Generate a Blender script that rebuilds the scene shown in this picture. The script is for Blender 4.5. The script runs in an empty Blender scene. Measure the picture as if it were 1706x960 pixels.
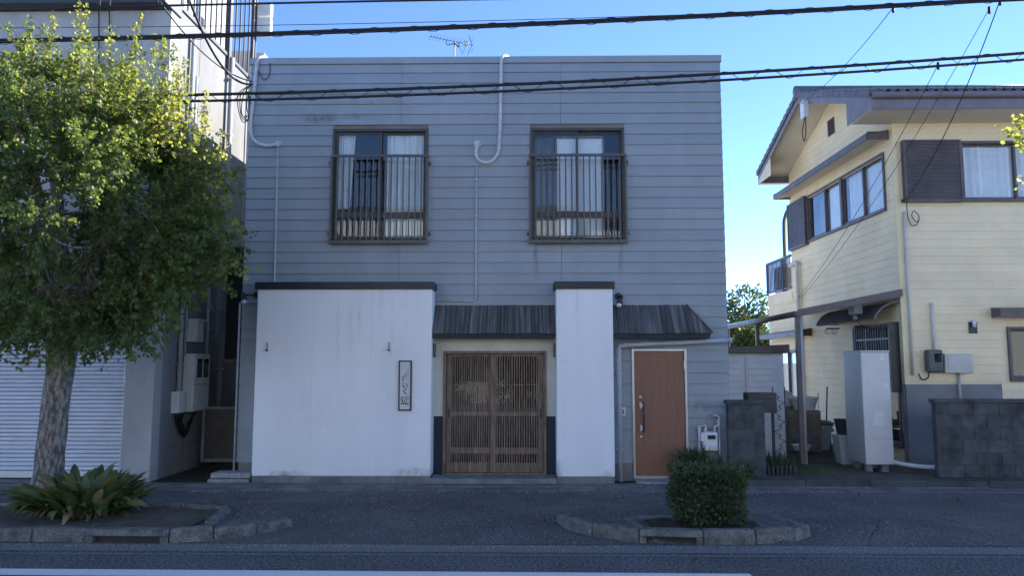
import bpy, bmesh, math, random
import numpy as np
from mathutils import Vector, Matrix
R = math.radians
random.seed(7)
scene = bpy.context.scene
C = scene.collection

# ------------------------------------------------------------------ camera, sky, sun, exposure
CAM = Vector((0, 0, 1.9)); FPX = 1232.0; PITCH = R(5.7); YAW = R(0.93)
cd = bpy.data.cameras.new('camera'); cam = bpy.data.objects.new('camera', cd); C.objects.link(cam)
cd.sensor_width = 36; cd.lens = 36 * FPX / 1706; cd.clip_end = 3000; cd.clip_start = 0.05
cam.location = CAM; cam.rotation_euler = (math.pi / 2 + PITCH, 0, YAW)
scene.camera = cam
SUN_AZ, SUN_EL = R(50), R(30)          # azimuth measured from +Y towards +X
world = bpy.data.worlds.new('World'); scene.world = world; world.use_nodes = True
wn = world.node_tree; wn.nodes.clear()
sky = wn.nodes.new('ShaderNodeTexSky'); sky.sky_type = 'NISHITA'; sky.sun_disc = False
sky.sun_elevation = SUN_EL; sky.sun_rotation = SUN_AZ; sky.altitude = 0
sky.air_density = 0.2; sky.dust_density = 0.0; sky.ozone_density = 1.0
bg = wn.nodes.new('ShaderNodeBackground'); bg.inputs['Strength'].default_value = 0.15
wo = wn.nodes.new('ShaderNodeOutputWorld')
tint = wn.nodes.new('ShaderNodeMix'); tint.data_type = 'RGBA'; tint.blend_type = 'MULTIPLY'; tint.inputs[0].default_value = 1; tint.inputs[7].default_value = (.82, .96, 1.04, 1)   # camera white balance of the daylight
wn.links.new(sky.outputs[0], tint.inputs[6]); wn.links.new(tint.outputs[2], bg.inputs[0]); wn.links.new(bg.outputs[0], wo.inputs[0])
sd = bpy.data.lights.new('sun', 'SUN'); sd.energy = 2.6; sd.angle = R(0.53); sd.color = (1, .95, .88)
sun = bpy.data.objects.new('sun', sd); C.objects.link(sun)
sdir = Vector((math.sin(SUN_AZ) * math.cos(SUN_EL), math.cos(SUN_AZ) * math.cos(SUN_EL), math.sin(SUN_EL)))
sun.rotation_euler = sdir.to_track_quat('Z', 'Y').to_euler(); sun.location = sdir * 60
vs = scene.view_settings; vs.view_transform = 'Standard'; vs.look = 'None'; vs.gamma = 1
vs.use_curve_mapping = False; vs.exposure = 2.5
scene.render.resolution_x = 1024; scene.render.resolution_y = 577

# ------------------------------------------------------------------ measuring helper: photo pixel -> point on a known plane
_f = Vector((-math.sin(YAW) * math.cos(PITCH), math.cos(YAW) * math.cos(PITCH), math.sin(PITCH)))
_r = Vector((math.cos(YAW), math.sin(YAW), 0)); _u = _r.cross(_f)
def at(px, py, Y=None, z=None, x=None):
    d = _f + _r * ((px - 853) / FPX) - _u * ((py - 480) / FPX)
    t = Y / d.y if Y is not None else ((z - CAM.z) / d.z if z is not None else x / d.x)
    return CAM + d * t
def zf(py, Y, px=853): return at(px, py, Y=Y).z
def xf(px, Y, py=480): return at(px, py, Y=Y).x

# ------------------------------------------------------------------ materials
M = {}
def nodes_of(name):
    m = bpy.data.materials.new(name); m.use_nodes = True; M[name] = m
    nt = m.node_tree
    return m, nt, nt.nodes['Principled BSDF'], nt.nodes.new, nt.links.new
def mat(name, col, rough=.6, var=.12, scale=3, stretch=(1, 1, 1), bump=0, bscale=80, bstretch=(1, 1, 1), metal=0,
        col2=None, lo=.35, hi=.65, fine=0, fscale=120, spec=.4, island=0):
    """two-tone noise over a base colour, fine grain, relief"""
    m, nt, b, N, L = nodes_of(name)
    tc = N('ShaderNodeTexCoord')
    mp = N('ShaderNodeMapping'); mp.inputs['Scale'].default_value = stretch; L(tc.outputs['Object'], mp.inputs[0])
    n = N('ShaderNodeTexNoise'); n.inputs['Scale'].default_value = scale; n.inputs['Detail'].default_value = 8
    n.inputs['Roughness'].default_value = .62; L(mp.outputs[0], n.inputs['Vector'])
    rp = N('ShaderNodeMapRange'); rp.inputs[1].default_value = lo; rp.inputs[2].default_value = hi; L(n.outputs['Fac'], rp.inputs[0])
    mx = N('ShaderNodeMix'); mx.data_type = 'RGBA'; L(rp.outputs[0], mx.inputs[0])
    c2 = col2 if col2 else tuple(c * (1 - var * 1.6) for c in col); c1 = col if col2 else tuple(min(1, c * (1 + var)) for c in col)
    mx.inputs[6].default_value = (*c1, 1); mx.inputs[7].default_value = (*c2, 1)
    out = mx.outputs[2]
    if fine:
        n2 = N('ShaderNodeTexNoise'); n2.inputs['Scale'].default_value = fscale; n2.inputs['Detail'].default_value = 6; n2.inputs['Roughness'].default_value = .7
        L(mp.outputs[0], n2.inputs['Vector'])
        r2 = N('ShaderNodeMapRange'); r2.inputs[1].default_value = .40; r2.inputs[2].default_value = .60
        r2.inputs[3].default_value = 1 - fine; r2.inputs[4].default_value = 1 + fine; L(n2.outputs['Fac'], r2.inputs[0])
        hv = N('ShaderNodeHueSaturation'); L(out, hv.inputs['Color']); L(r2.outputs[0], hv.inputs['Value']); out = hv.outputs[0]
    if island:
        g = N('ShaderNodeObjectInfo'); r3 = N('ShaderNodeMapRange'); r3.inputs[3].default_value = 1 - island; r3.inputs[4].default_value = 1 + island
        L(g.outputs['Random'], r3.inputs[0]); hv = N('ShaderNodeHueSaturation'); L(out, hv.inputs['Color']); L(r3.outputs[0], hv.inputs['Value']); out = hv.outputs[0]
    L(out, b.inputs['Base Color'])
    rr = N('ShaderNodeMapRange'); rr.inputs[3].default_value = max(.02, rough - .08); rr.inputs[4].default_value = min(1, rough + .08)
    L(n.outputs['Fac'], rr.inputs[0]); L(rr.outputs[0], b.inputs['Roughness'])
    b.inputs['Metallic'].default_value = metal; b.inputs['Specular IOR Level'].default_value = spec
    if bump:
        mb = N('ShaderNodeMapping'); mb.inputs['Scale'].default_value = bstretch; L(tc.outputs['Object'], mb.inputs[0])
        n3 = N('ShaderNodeTexNoise'); n3.inputs['Scale'].default_value = bscale; n3.inputs['Detail'].default_value = 5; L(mb.outputs[0], n3.inputs['Vector'])
        bp = N('ShaderNodeBump'); bp.inputs['Strength'].default_value = bump; bp.inputs['Distance'].default_value = .02
        L(n3.outputs['Fac'], bp.inputs['Height']); L(bp.outputs[0], b.inputs['Normal'])
    return m
def leafmat(name, c1, c2, trans=.45, rough=.45, tcol=None, obj=False):
    m, nt, b, N, L = nodes_of(name)
    g = N('ShaderNodeNewGeometry'); mx = N('ShaderNodeMix'); mx.data_type = 'RGBA'; L((N('ShaderNodeObjectInfo').outputs['Random'] if obj else g.outputs['Random Per Island']), mx.inputs[0])
    mx.inputs[6].default_value = (*c1, 1); mx.inputs[7].default_value = (*c2, 1); L(mx.outputs[2], b.inputs['Base Color'])
    b.inputs['Roughness'].default_value = rough; b.inputs['Specular IOR Level'].default_value = .35
    t = N('ShaderNodeBsdfTranslucent'); hs = N('ShaderNodeMix'); hs.data_type = 'RGBA'; hs.blend_type = 'MULTIPLY'; hs.inputs[0].default_value = 1
    L(mx.outputs[2], hs.inputs[6]); hs.inputs[7].default_value = (*(tcol or (2.4, 2.2, 1.0)), 1); L(hs.outputs[2], t.inputs[0])
    ms = N('ShaderNodeMixShader'); ms.inputs[0].default_value = trans; L(b.outputs[0], ms.inputs[1]); L(t.outputs[0], ms.inputs[2])
    L(ms.outputs[0], nt.nodes['Material Output'].inputs['Surface'])
    return m
def glassmat(name, tint=(.8, .84, .86), rough=.01, ior=1.5):
    m, nt, b, N, L = nodes_of(name); nt.nodes.remove(b)
    tr = N('ShaderNodeBsdfTransparent'); tr.inputs[0].default_value = (*tint, 1)
    gl = N('ShaderNodeBsdfGlossy'); gl.inputs['Roughness'].default_value = rough; gl.inputs['Color'].default_value = (1, 1, 1, 1)
    fr = N('ShaderNodeFresnel'); ge = N('ShaderNodeNewGeometry'); ir = N('ShaderNodeMapRange'); ir.inputs[3].default_value = ior; ir.inputs[4].default_value = 1 / ior; L(ge.outputs['Backfacing'], ir.inputs[0]); L(ir.outputs[0], fr.inputs[0])   # thin sheet: same reflectance from both sides
    ms = N('ShaderNodeMixShader'); L(fr.outputs[0], ms.inputs[0]); L(tr.outputs[0], ms.inputs[1]); L(gl.outputs[0], ms.inputs[2])
    L(ms.outputs[0], nt.nodes['Material Output'].inputs['Surface'])
    return m

mat('siding', (.285, .318, .338), .5, .06, 1.2, (1, 1, .35), bump=.12, bscale=40, bstretch=(.3, 1, 6), fine=.04, island=.035)
def stain(m, spots, dirt=(.10, .105, .11)):
    nt = m.node_tree; N, L = nt.nodes.new, nt.links.new; b = nt.nodes['Principled BSDF']; src = b.inputs['Base Color'].links[0].from_socket
    tc = N('ShaderNodeTexCoord'); sx = N('ShaderNodeSeparateXYZ'); L(tc.outputs['Object'], sx.inputs[0])
    n = N('ShaderNodeTexNoise'); n.inputs['Scale'].default_value = 9; n.inputs['Detail'].default_value = 6; mp = N('ShaderNodeMapping'); mp.inputs['Scale'].default_value = (1, 1, .6); L(tc.outputs['Object'], mp.inputs[0]); L(mp.outputs[0], n.inputs['Vector'])
    def mth(op, a, c=None):
        q = N('ShaderNodeMath'); q.operation = op
        for k, v in enumerate((a, c)):
            if v is None: continue
            if isinstance(v, (int, float)): q.inputs[k].default_value = v
            else: L(v, q.inputs[k])
        return q.outputs[0]
    tot = 0.0
    for (x, z, rx, rz_, st) in spots:
        dx = mth('POWER', mth('ABSOLUTE', mth('DIVIDE', mth('SUBTRACT', sx.outputs[0], x), rx)), 2.0); dz = mth('POWER', mth('ABSOLUTE', mth('DIVIDE', mth('SUBTRACT', sx.outputs[2], z), rz_)), 2.0)
        g = mth('MULTIPLY', mth('MAXIMUM', mth('SUBTRACT', 1.0, mth('ADD', dx, dz)), 0.0), st); tot = mth('ADD', g, tot)
    f = mth('MINIMUM', mth('MULTIPLY', tot, mth('MULTIPLY', mth('MAXIMUM', mth('SUBTRACT', n.outputs['Fac'], .32), 0.0), 3.0)), .8)
    mx = N('ShaderNodeMix'); mx.data_type = 'RGBA'; L(f, mx.inputs[0]); L(src, mx.inputs[6]); mx.inputs[7].default_value = (*dirt, 1); L(mx.outputs[2], b.inputs['Base Color'])
stain(M['siding'], [(-2.75, 5.98, .42, .10, .9), (-2.2, 6.0, .5, .06, .5), (-1.9, 6.25, .7, .05, .35), (.86, 3.55, .05, .38, .6), (2.25, 3.55, .06, .4, .6), (3.3, 1.2, .5, .12, .45), (3.55, .9, .3, .5, .4)])
mat('siding_trim', (.275, .308, .328), .45, .06, 2)
mat('white_wall', (.82, .82, .81), .7, .045, 1.1, (1.4, 1.4, .25), bump=.1, bscale=90, fine=.02, col2=(.72, .73, .73), lo=.45, hi=.8)
rg_ = random.Random(4)
stain(M['white_wall'], [(rg_.uniform(-3.6, -.8), .15, rg_.uniform(.15, .5), rg_.uniform(.05, .16), .42) for _ in range(6)] + [(rg_.uniform(-3.5, -.9), rg_.uniform(2.3, 2.9), .02 + rg_.random() * .03, rg_.uniform(.3, .8), .22) for _ in range(7)] + [(1.2, .2, .07, .25, .6), (2.0, .15, .2, .1, .5), (1.5, 2.7, .03, .5, .25), (1.33, 1.9, .12, .02, .35), (-2.4, 1.1, .9, .5, .10), (-1.3, 1.6, .5, .9, .10)], (.33, .33, .32))
mat('panel_seam', (.66, .66, .66), .8, .05, 3)
mat('cream_wall', (.62, .60, .50), .75, .06, 2, bump=.15, bscale=90)
mat('dark_paint', (.018, .022, .032), .45, .2, 3, fine=.1)
mat('dado', (.02, .026, .04), .6, .2, 9, (1, 1, .3), col2=(.12, .12, .12), lo=.66, hi=.8, bump=.2)
mat('plinth', (.22, .22, .21), .85, .2, 4, fine=.1, bump=.3)
mat('bronze', (.055, .048, .040), .42, .15, 4, spec=.5)
mat('bronze_light', (.085, .075, .065), .4, .15, 4, spec=.5)
mat('awning_wood', (.055, .055, .056), .85, .3, 7, (3.2, .12, .12), col2=(.21, .205, .195), lo=.42, hi=.78, bump=.5, bscale=40, bstretch=(3, 3, .25), island=.25)
mat('door_wood', (.20, .14, .10), .55, .3, 6, (5, 5, .6), bump=.2, bscale=50, bstretch=(4, 4, .3), island=.12)
mat('door_brown', (.24, .117, .07), .5, .05, 6, (5, 5, .3), bump=.12, bscale=80, bstretch=(4, 4, .1))
mat('silver', (.55, .56, .57), .35, .06, 5, metal=.7)
mat('grey_pvc', (.42, .45, .47), .45, .07, 4)
mat('pale_pvc', (.62, .61, .57), .5, .06, 4)
mat('duct_tape', (.52, .53, .53), .6, .12, 22, bump=.3, bscale=30)
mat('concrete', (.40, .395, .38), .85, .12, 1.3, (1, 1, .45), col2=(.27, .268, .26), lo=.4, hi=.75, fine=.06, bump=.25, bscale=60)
mat('concrete_pale', (.36, .36, .36), .8, .06, 1.3, fine=.04)
mat('shutter', (.62, .64, .69), .5, .05, 2, island=.02)
mat('metal_dark', (.03, .032, .036), .45, .15, 6, spec=.5)
mat('black_rubber', (.012, .012, .014), .55, .1, 8)
mat('box_beige', (.55, .54, .48), .5, .07, 5)
mat('box_white', (.68, .68, .66), .45, .06, 5)
mat('asphalt', (.15, .147, .142), .92, .18, .7, col2=(.088, .087, .086), lo=.3, hi=.7, fine=.75, fscale=34, bump=.8, bscale=120)
mat('asphalt_walk', (.16, .155, .147), .93, .18, .9, col2=(.085, .083, .08), lo=.3, hi=.7, fine=.65, fscale=36, bump=.8, bscale=120)
def cracks(m, scale=.55, width=.010, dark=.35):
    nt = m.node_tree; N, L = nt.nodes.new, nt.links.new; b = nt.nodes['Principled BSDF']; src = b.inputs['Base Color'].links[0].from_socket
    tc = N('ShaderNodeTexCoord'); n = N('ShaderNodeTexNoise'); n.inputs['Scale'].default_value = 3; n.inputs['Detail'].default_value = 6; L(tc.outputs['Object'], n.inputs['Vector'])
    ad = N('ShaderNodeMix'); ad.data_type = 'VECTOR'; ad.inputs[0].default_value = .12; L(tc.outputs['Object'], ad.inputs[4]); L(n.outputs['Color'], ad.inputs[5])
    v = N('ShaderNodeTexVoronoi'); v.feature = 'DISTANCE_TO_EDGE'; v.inputs['Scale'].default_value = scale; L(ad.outputs[1], v.inputs['Vector'])
    r = N('ShaderNodeMapRange'); r.inputs[1].default_value = 0; r.inputs[2].default_value = width; r.inputs[3].default_value = 1; r.inputs[4].default_value = 0; L(v.outputs['Distance'], r.inputs[0])
    n2 = N('ShaderNodeTexNoise'); n2.inputs['Scale'].default_value = .7; L(tc.outputs['Object'], n2.inputs['Vector']); r2 = N('ShaderNodeMapRange'); r2.inputs[1].default_value = .48; r2.inputs[2].default_value = .58; L(n2.outputs['Fac'], r2.inputs[0])
    mu = N('ShaderNodeMath'); mu.operation = 'MULTIPLY'; L(r.outputs[0], mu.inputs[0]); L(r2.outputs[0], mu.inputs[1])
    mx = N('ShaderNodeMix'); mx.data_type = 'RGBA'; mx.blend_type = 'MULTIPLY'; L(mu.outputs[0], mx.inputs[0]); L(src, mx.inputs[6]); mx.inputs[7].default_value = (dark, dark, dark, 1); L(mx.outputs[2], b.inputs['Base Color'])
cracks(M['asphalt']); cracks(M['asphalt_walk'], .8)
mat('worn_paint', (.12, .12, .12), .9, .18, 55, (1, 1.6, 1), col2=(.50, .50, .48), lo=.50, hi=.62, fine=.35, fscale=160, bump=.6, bscale=200)
mat('yard_conc', (.10, .10, .098), .9, .2, 3, col2=(.05, .05, .05), lo=.35, hi=.7, fine=.25, bump=.5, bscale=120, island=.1)
mat('meter_grey', (.10, .105, .11), .45, .1, 4)
mat('gutter_conc', (.20, .20, .195), .9, .2, 3, col2=(.10, .10, .10), lo=.35, hi=.7, fine=.35, fscale=150, bump=.5, bscale=160, island=.1)
mat('kerb', (.20, .195, .18), .9, .2, 7, col2=(.085, .085, .08), lo=.36, hi=.66, fine=.4, fscale=70, bump=.5, bscale=120, island=.1)
mat('soil', (.045, .036, .027), .95, .3, 8, bump=.9, bscale=60, fine=.3)
mat('lot_soil', (.10, .085, .065), .95, .2, 3, bump=.6, bscale=60, fine=.25)
mat('line_paint', (.72, .72, .70), .7, .1, 9, col2=(.30, .30, .30), lo=.62, hi=.8, fine=.1)
mat('yellow_siding', (.87, .725, .475), .6, .05, 1.5, bump=.15, bscale=60, fine=.03, island=.025)
mat('yellow_trim', (.84, .70, .42), .6, .05, 2)
mat('soffit', (.70, .63, .50), .7, .05, 2)
mat('roof_tile', (.13, .12, .125), .5, .2, 6, bump=.2, bscale=60, island=.12)
mat('barge', (.21, .185, .195), .5, .1, 4)
mat('brown_shutter', (.125, .105, .105), .45, .12, 4)
mat('foundation', (.25, .25, .25), .85, .12, 2, fine=.06, bump=.3, bscale=80)
mat('block', (.10, .10, .102), .92, .2, 4, col2=(.04, .041, .044), lo=.42, hi=.66, fine=.2, bump=.6, bscale=90, island=.12)
mat('tank_paint', (.56, .56, .55), .22, .03, 3, spec=.5)
mat('tank_side', (.50, .50, .48), .25, .04, 1.2, metal=.35)
mat('curtain', (.74, .75, .72), .9, .05, 3)
mat('curtain_lace', (.78, .80, .82), .9, .05, 30, (1, 1, .2))
mat('room', (.20, .19, .17), .9, .1, 2)
mat('shed_white', (.60, .62, .62), .5, .05, 3)
mat('bark', (.27, .24, .21), .95, .2, 26, (1, 1, .30), col2=(.085, .072, .06), lo=.42, hi=.58, bump=1.0, bscale=22, bstretch=(1, 1, .25), fine=.2, fscale=60)
mat('twig', (.11, .085, .06), .9, .2, 9)
mat('bin_grey', (.40, .41, .40), .5, .08, 5)
mat('lid_green', (.05, .12, .10), .5, .1, 5)
mat('tarp', (.20, .165, .12), .75, .2, 5, bump=.5, bscale=14)
mat('plastic_bag', (.62, .64, .66), .35, .12, 6, bump=.5, bscale=20)
mat('sign_face', (.60, .60, .58), .5, .04, 5)
mat('ink', (.015, .015, .018), .6, .1, 5)
mat('ink_red', (.20, .05, .05), .6, .1, 5)
mat('granite', (.33, .33, .32), .8, .2, 12, fine=.3, fscale=90, bump=.3)
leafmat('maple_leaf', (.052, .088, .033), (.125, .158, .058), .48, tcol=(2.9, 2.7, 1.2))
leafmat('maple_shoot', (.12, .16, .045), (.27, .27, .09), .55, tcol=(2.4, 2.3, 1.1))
leafmat('box_leaf', (.042, .062, .030), (.085, .108, .052), .25)
leafmat('spear_leaf', (.045, .065, .032), (.09, .115, .055), .25)
leafmat('broad_leaf', (.055, .085, .030), (.17, .185, .075), .25, .35, obj=True)
leafmat('dry_leaf', (.20, .14, .075), (.36, .27, .15), .3, .7)
leafmat('far_leaf', (.035, .06, .022), (.07, .10, .035), .3)
leafmat('grass', (.07, .12, .03), (.12, .16, .05), .4)
glassmat('glass', (.93, .95, .95)); glassmat('glass_dark', (.35, .37, .38))
m_, nt_, b_, N_, L_ = nodes_of('lens'); b_.inputs['Base Color'].default_value = (.8, .82, .85, 1); b_.inputs['Roughness'].default_value = .08; b_.inputs['Metallic'].default_value = .6

# ------------------------------------------------------------------ mesh builder
class MB:
    def __init__(s, T=None): s.v = []; s.f = []; s.T = T
    def add(s, vs, fs):
        o = len(s.v); s.v += [tuple(s.T(p)) if s.T else tuple(p) for p in vs]; s.f += [tuple(i + o for i in q) for q in fs]; return s
    def box(s, x0, x1, y0, y1, z0, z1):
        return s.add([(x0, y0, z0), (x1, y0, z0), (x1, y1, z0), (x0, y1, z0), (x0, y0, z1), (x1, y0, z1), (x1, y1, z1), (x0, y1, z1)],
                     [(0, 3, 2, 1), (4, 5, 6, 7), (0, 1, 5, 4), (1, 2, 6, 5), (2, 3, 7, 6), (3, 0, 4, 7)])
    def hexa(s, p): return s.add(p, [(0, 3, 2, 1), (4, 5, 6, 7), (0, 1, 5, 4), (1, 2, 6, 5), (2, 3, 7, 6), (3, 0, 4, 7)])
    def prism(s, A, B):
        n = len(A); return s.add(list(A) + list(B), [tuple(range(n)), tuple(range(2 * n - 1, n - 1, -1))] + [(i, (i + 1) % n, n + (i + 1) % n, n + i) for i in range(n)])
    def tube(s, pts, r, n=8):
        P = [Vector(p) for p in pts]; k = len(P); rs = r if isinstance(r, (list, tuple)) else [r] * k
        vs = []; up = None
        for i in range(k):
            t = (P[min(i + 1, k - 1)] - P[max(i - 1, 0)]).normalized()
            if up is None: up = t.orthogonal().normalized()
            a = (up - t * up.dot(t)); a = a.normalized() if a.length > 1e-6 else t.orthogonal().normalized()
            up = a; b = t.cross(a)
            for j in range(n):
                an = 2 * math.pi * j / n; vs.append(P[i] + (a * math.cos(an) + b * math.sin(an)) * rs[i])
        fs = [(i * n + j, i * n + (j + 1) % n, (i + 1) * n + (j + 1) % n, (i + 1) * n + j) for i in range(k - 1) for j in range(n)]
        fs += [tuple(range(n - 1, -1, -1)), tuple((k - 1) * n + j for j in range(n))]
        return s.add(vs, fs)
    def lathe(s, c, prof, n=16, axis='z'):
        vs = []
        for (r, h) in prof:
            for j in range(n):
                a = 2 * math.pi * j / n; q = (r * math.cos(a), r * math.sin(a), h)
                if axis == 'y': q = (q[0], -q[2], q[1])
                if axis == 'x': q = (q[2], q[0], q[1])
                vs.append((c[0] + q[0], c[1] + q[1], c[2] + q[2]))
        k = len(prof)
        fs = [(i * n + j, i * n + (j + 1) % n, (i + 1) * n + (j + 1) % n, (i + 1) * n + j) for i in range(k - 1) for j in range(n)]
        fs += [tuple(range(n - 1, -1, -1)), tuple((k - 1) * n + j for j in range(n))]
        return s.add(vs, fs)
    def holes(s, x0, x1, y0, y1, z0, z1, hs):
        xs = sorted({x0, x1, *[min(max(v, x0), x1) for h in hs for v in h[:2]]}); zs = sorted({z0, z1, *[min(max(v, z0), z1) for h in hs for v in h[2:]]})
        for a, b in zip(xs, xs[1:]):
            run = None
            for c, d in zip(zs, zs[1:]):
                mx, mz = (a + b) / 2, (c + d) / 2
                if any(h[0] < mx < h[1] and h[2] < mz < h[3] for h in hs):
                    if run: s.box(a, b, y0, y1, *run)
                    run = None
                else: run = (run[0], d) if run else (c, d)
            if run: s.box(a, b, y0, y1, *run)
        return s
    def build(s, name, m, parent=None, bev=0, smooth=False, recalc=True, seg=2):
        me = bpy.data.meshes.new(name); off = Vector((0, 0, 0))
        if parent is not None:
            q = parent
            while q: off += q.location; q = q.parent
        elif s.v:
            a = np.array(s.v); off = Vector(((a[:, 0].min() + a[:, 0].max()) / 2, (a[:, 1].min() + a[:, 1].max()) / 2, a[:, 2].min()))
        me.from_pydata([(p[0] - off.x, p[1] - off.y, p[2] - off.z) for p in s.v], [], s.f)
        if recalc:
            bm = bmesh.new(); bm.from_mesh(me); bmesh.ops.recalc_face_normals(bm, faces=bm.faces); bm.to_mesh(me); bm.free()
        me.materials.append(M[m]); o = bpy.data.objects.new(name, me); C.objects.link(o)
        if parent is not None: o.parent = parent
        else: o.location = off
        if bev:
            b = o.modifiers.new('bevel', 'BEVEL'); b.width = bev; b.segments = seg; b.limit_method = 'ANGLE'; b.angle_limit = R(40)
        if smooth:
            me.polygons.foreach_set('use_smooth', [True] * len(me.polygons))
        return o
def tag(o, label=None, cat=None, group=None, kind=None):
    if label: o['label'] = label
    if cat: o['category'] = cat
    if group: o['group'] = group
    if kind: o['kind'] = kind
    return o
def thing(name, loc, label, cat, group=None):
    o = bpy.data.objects.new(name, None); C.objects.link(o); o.location = loc; o.empty_display_size = .2
    return tag(o, label, cat, group)
def F(Y): return lambda p: (p[0], Y - p[1], p[2])       # wall facing the street: (along x, out, up)
def S(X): return lambda p: (X - p[1], p[0], p[2])       # wall facing -x: (along y, out, up)
def E(X): return lambda p: (X + p[1], p[0], p[2])       # wall facing +x
def box(name, m, parent, *a, bev=0, T=None): return MB(T).box(*a).build(name, m, parent, bev)

def boards(parent, T, a0, a1, z0, pitch, n, sec, m, holes=(), joints=(), name='siding_board', ztop=None, gap=.003, clip=None):
    """lap boards; sec = [(out, up)] as fraction of pitch for up; clip(z) gives the run's ends at a height"""
    for i in range(n):
        zb = z0 + i * pitch; zt = zb + pitch
        if ztop and zt > ztop: zt = ztop
        if zt - zb < .02: continue
        iv = [(a0, a1)]
        for (h0, h1, hz0, hz1) in holes:
            if min(zt, hz1) - max(zb, hz0) > .45 * (zt - zb):
                nv = []
                for (p, q) in iv:
                    if h1 <= p or h0 >= q: nv.append((p, q)); continue
                    if h0 > p: nv.append((p, h0))
                    if h1 < q: nv.append((h1, q))
                iv = nv
        for j in joints:
            nv = []
            for (p, q) in iv:
                if p + .05 < j < q - .05: nv += [(p, j - gap / 2), (j + gap / 2, q)]
                else: nv.append((p, q))
            iv = nv
        for (p, q) in iv:
            if q - p < .02: continue
            A = []; B = []
            for (d, u) in sec:
                z = zb + u * (zt - zb)
                lo, hi = (clip(z) if clip else (p, q))
                A.append((max(p, lo), d, z)); B.append((min(q, hi), d, z))
            if all(b[0] - a[0] < .03 for a, b in zip(A, B)): continue
            B = [(max(b[0], a[0] + .002), b[1], b[2]) for a, b in zip(A, B)]
            MB(T).prism(A, B).build(name, m, parent)

def scatter_mesh(name, m, parent, bases, leaf_v, leaf_f):
    """bases: list of (pos, 3x3 rows, scale) -> one mesh of leaves"""
    lv = np.array(leaf_v, float); nv = len(lv); n = len(bases)
    off = Vector((0, 0, 0)); q = parent
    while q: off += q.location; q = q.parent
    pos = np.array([b[0] for b in bases]); mats = np.array([b[1] for b in bases]); sc = np.array([b[2] for b in bases])
    v = np.einsum('vk,nkj->nvj', lv, mats) * sc[:, None, None] + pos[:, None, :] - np.array(off)[None, None, :]
    me = bpy.data.meshes.new(name); v = v.reshape(-1, 3)
    fl = [len(f) for f in leaf_f]; flat = np.concatenate([np.array(f) for f in leaf_f])
    idx = (flat[None, :] + (np.arange(n) * nv)[:, None]).ravel()
    tot = np.tile(fl, n); st = np.concatenate([[0], np.cumsum(tot)[:-1]])
    me.vertices.add(len(v)); me.vertices.foreach_set('co', v.ravel()); me.loops.add(len(idx)); me.loops.foreach_set('vertex_index', idx.astype(np.int32))
    me.polygons.add(len(tot)); me.polygons.foreach_set('loop_start', st.astype(np.int32)); me.polygons.foreach_set('loop_total', tot.astype(np.int32))
    me.update(calc_edges=True); me.validate(); me.materials.append(M[m])
    o = bpy.data.objects.new(name, me); C.objects.link(o); o.parent = parent
    return o
def frame_of(d, rng, roll=None):
    """rows: side, along, normal for a leaf growing along d"""
    d = d / (np.linalg.norm(d) + 1e-9); h = rng.normal(size=3); s = np.cross(d, h); s /= np.linalg.norm(s) + 1e-9
    return np.array([s, d, np.cross(s, d)])
LEAF_V = [(0, 0, 0), (.34, .16, .05), (.22, .38, .02), (.52, .62, .04), (.18, .64, 0), (0, 1, -.10), (-.18, .64, 0), (-.52, .62, .04), (-.22, .38, .02), (-.34, .16, .05), (0, .42, -.03)]
LEAF_F = [(i, (i + 1) % 10, 10) for i in range(10)]
SMALL_V = [(0, 0, 0), (.24, .45, .05), (0, 1, 0), (-.24, .45, .05)]; SMALL_F = [(0, 1, 2), (0, 2, 3)]

# ------------------------------------------------------------------ ground, road, pavement
def sheet(name, m, x0, x1, y0, y1, z, kind='structure', nx=1, ny=1, fz=None):
    b = MB(); vs = []; fs = []
    for j in range(ny + 1):
        for i in range(nx + 1):
            x = x0 + (x1 - x0) * i / nx; y = y0 + (y1 - y0) * j / ny; vs.append((x, y, z + (fz(x, y) if fz else 0)))
    for j in range(ny):
        for i in range(nx):
            a = j * (nx + 1) + i; fs.append((a, a + 1, a + nx + 2, a + nx + 1))
    b.add(vs, fs); o = b.build(name, m, None, recalc=False, smooth=nx > 1); o['kind'] = kind; return o
def ss(a, b, t): t = min(1, max(0, (t - a) / (b - a))); return t * t * (3 - 2 * t)
def walk_h(x, y):
    """pavement swells up to the kerb tops on the two islands and dips for the driveway between them"""
    bl = float(np.interp(y, [7.9, 8.02, 8.30, 8.72, 9.6], [-3.78, -3.36, -2.98, -2.74, -2.6])); r = .02 + max(0, y - 8.6) * .45
    left = 1 - ss(bl - .10 - r, bl + r, x)
    b0 = float(np.interp(y, [7.98, 8.28, 8.62, 9.02], [1.28, .84, .56, .46])); b1 = float(np.interp(y, [7.95, 8.06, 8.34, 8.72], [2.40, 2.80, 3.04, 3.04])); r = .02 + max(0, y - 8.7) * .45
    right = ss(b0 - r, b0 + .10 + r, x) * (1 - ss(b1 - .10 - r, b1 + r, x))
    return .105 * max(left, right) * ss(8.0, 8.06, y) * (1 - ss(8.9, 10.8, y)) + .003 * math.sin(x * 1.3 + y)
sheet('ground', 'concrete_pale', -900, 900, -900, 900, -.03)
sheet('road', 'asphalt', -60, 60, -2.2, 8.25, 0)
sheet('worn_marking', 'worn_paint', -60, 60, 7.60, 7.95, .004); sheet('worn_marking', 'worn_paint', -60, 60, 7.47, 7.52, .004)
sheet('pavement', 'asphalt_walk', -14, 14, 7.90, 11.02, .008, nx=420, ny=56, fz=walk_h)
sheet('pavement_beyond', 'asphalt_walk', -60, -14, 7.9, 11.5, .012); sheet('pavement_beyond', 'asphalt_walk', 14, 60, 7.9, 11.5, .012)
sheet('opposite_pavement', 'gutter_conc', -60, 60, -5.2, -2.2, .02)
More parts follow.
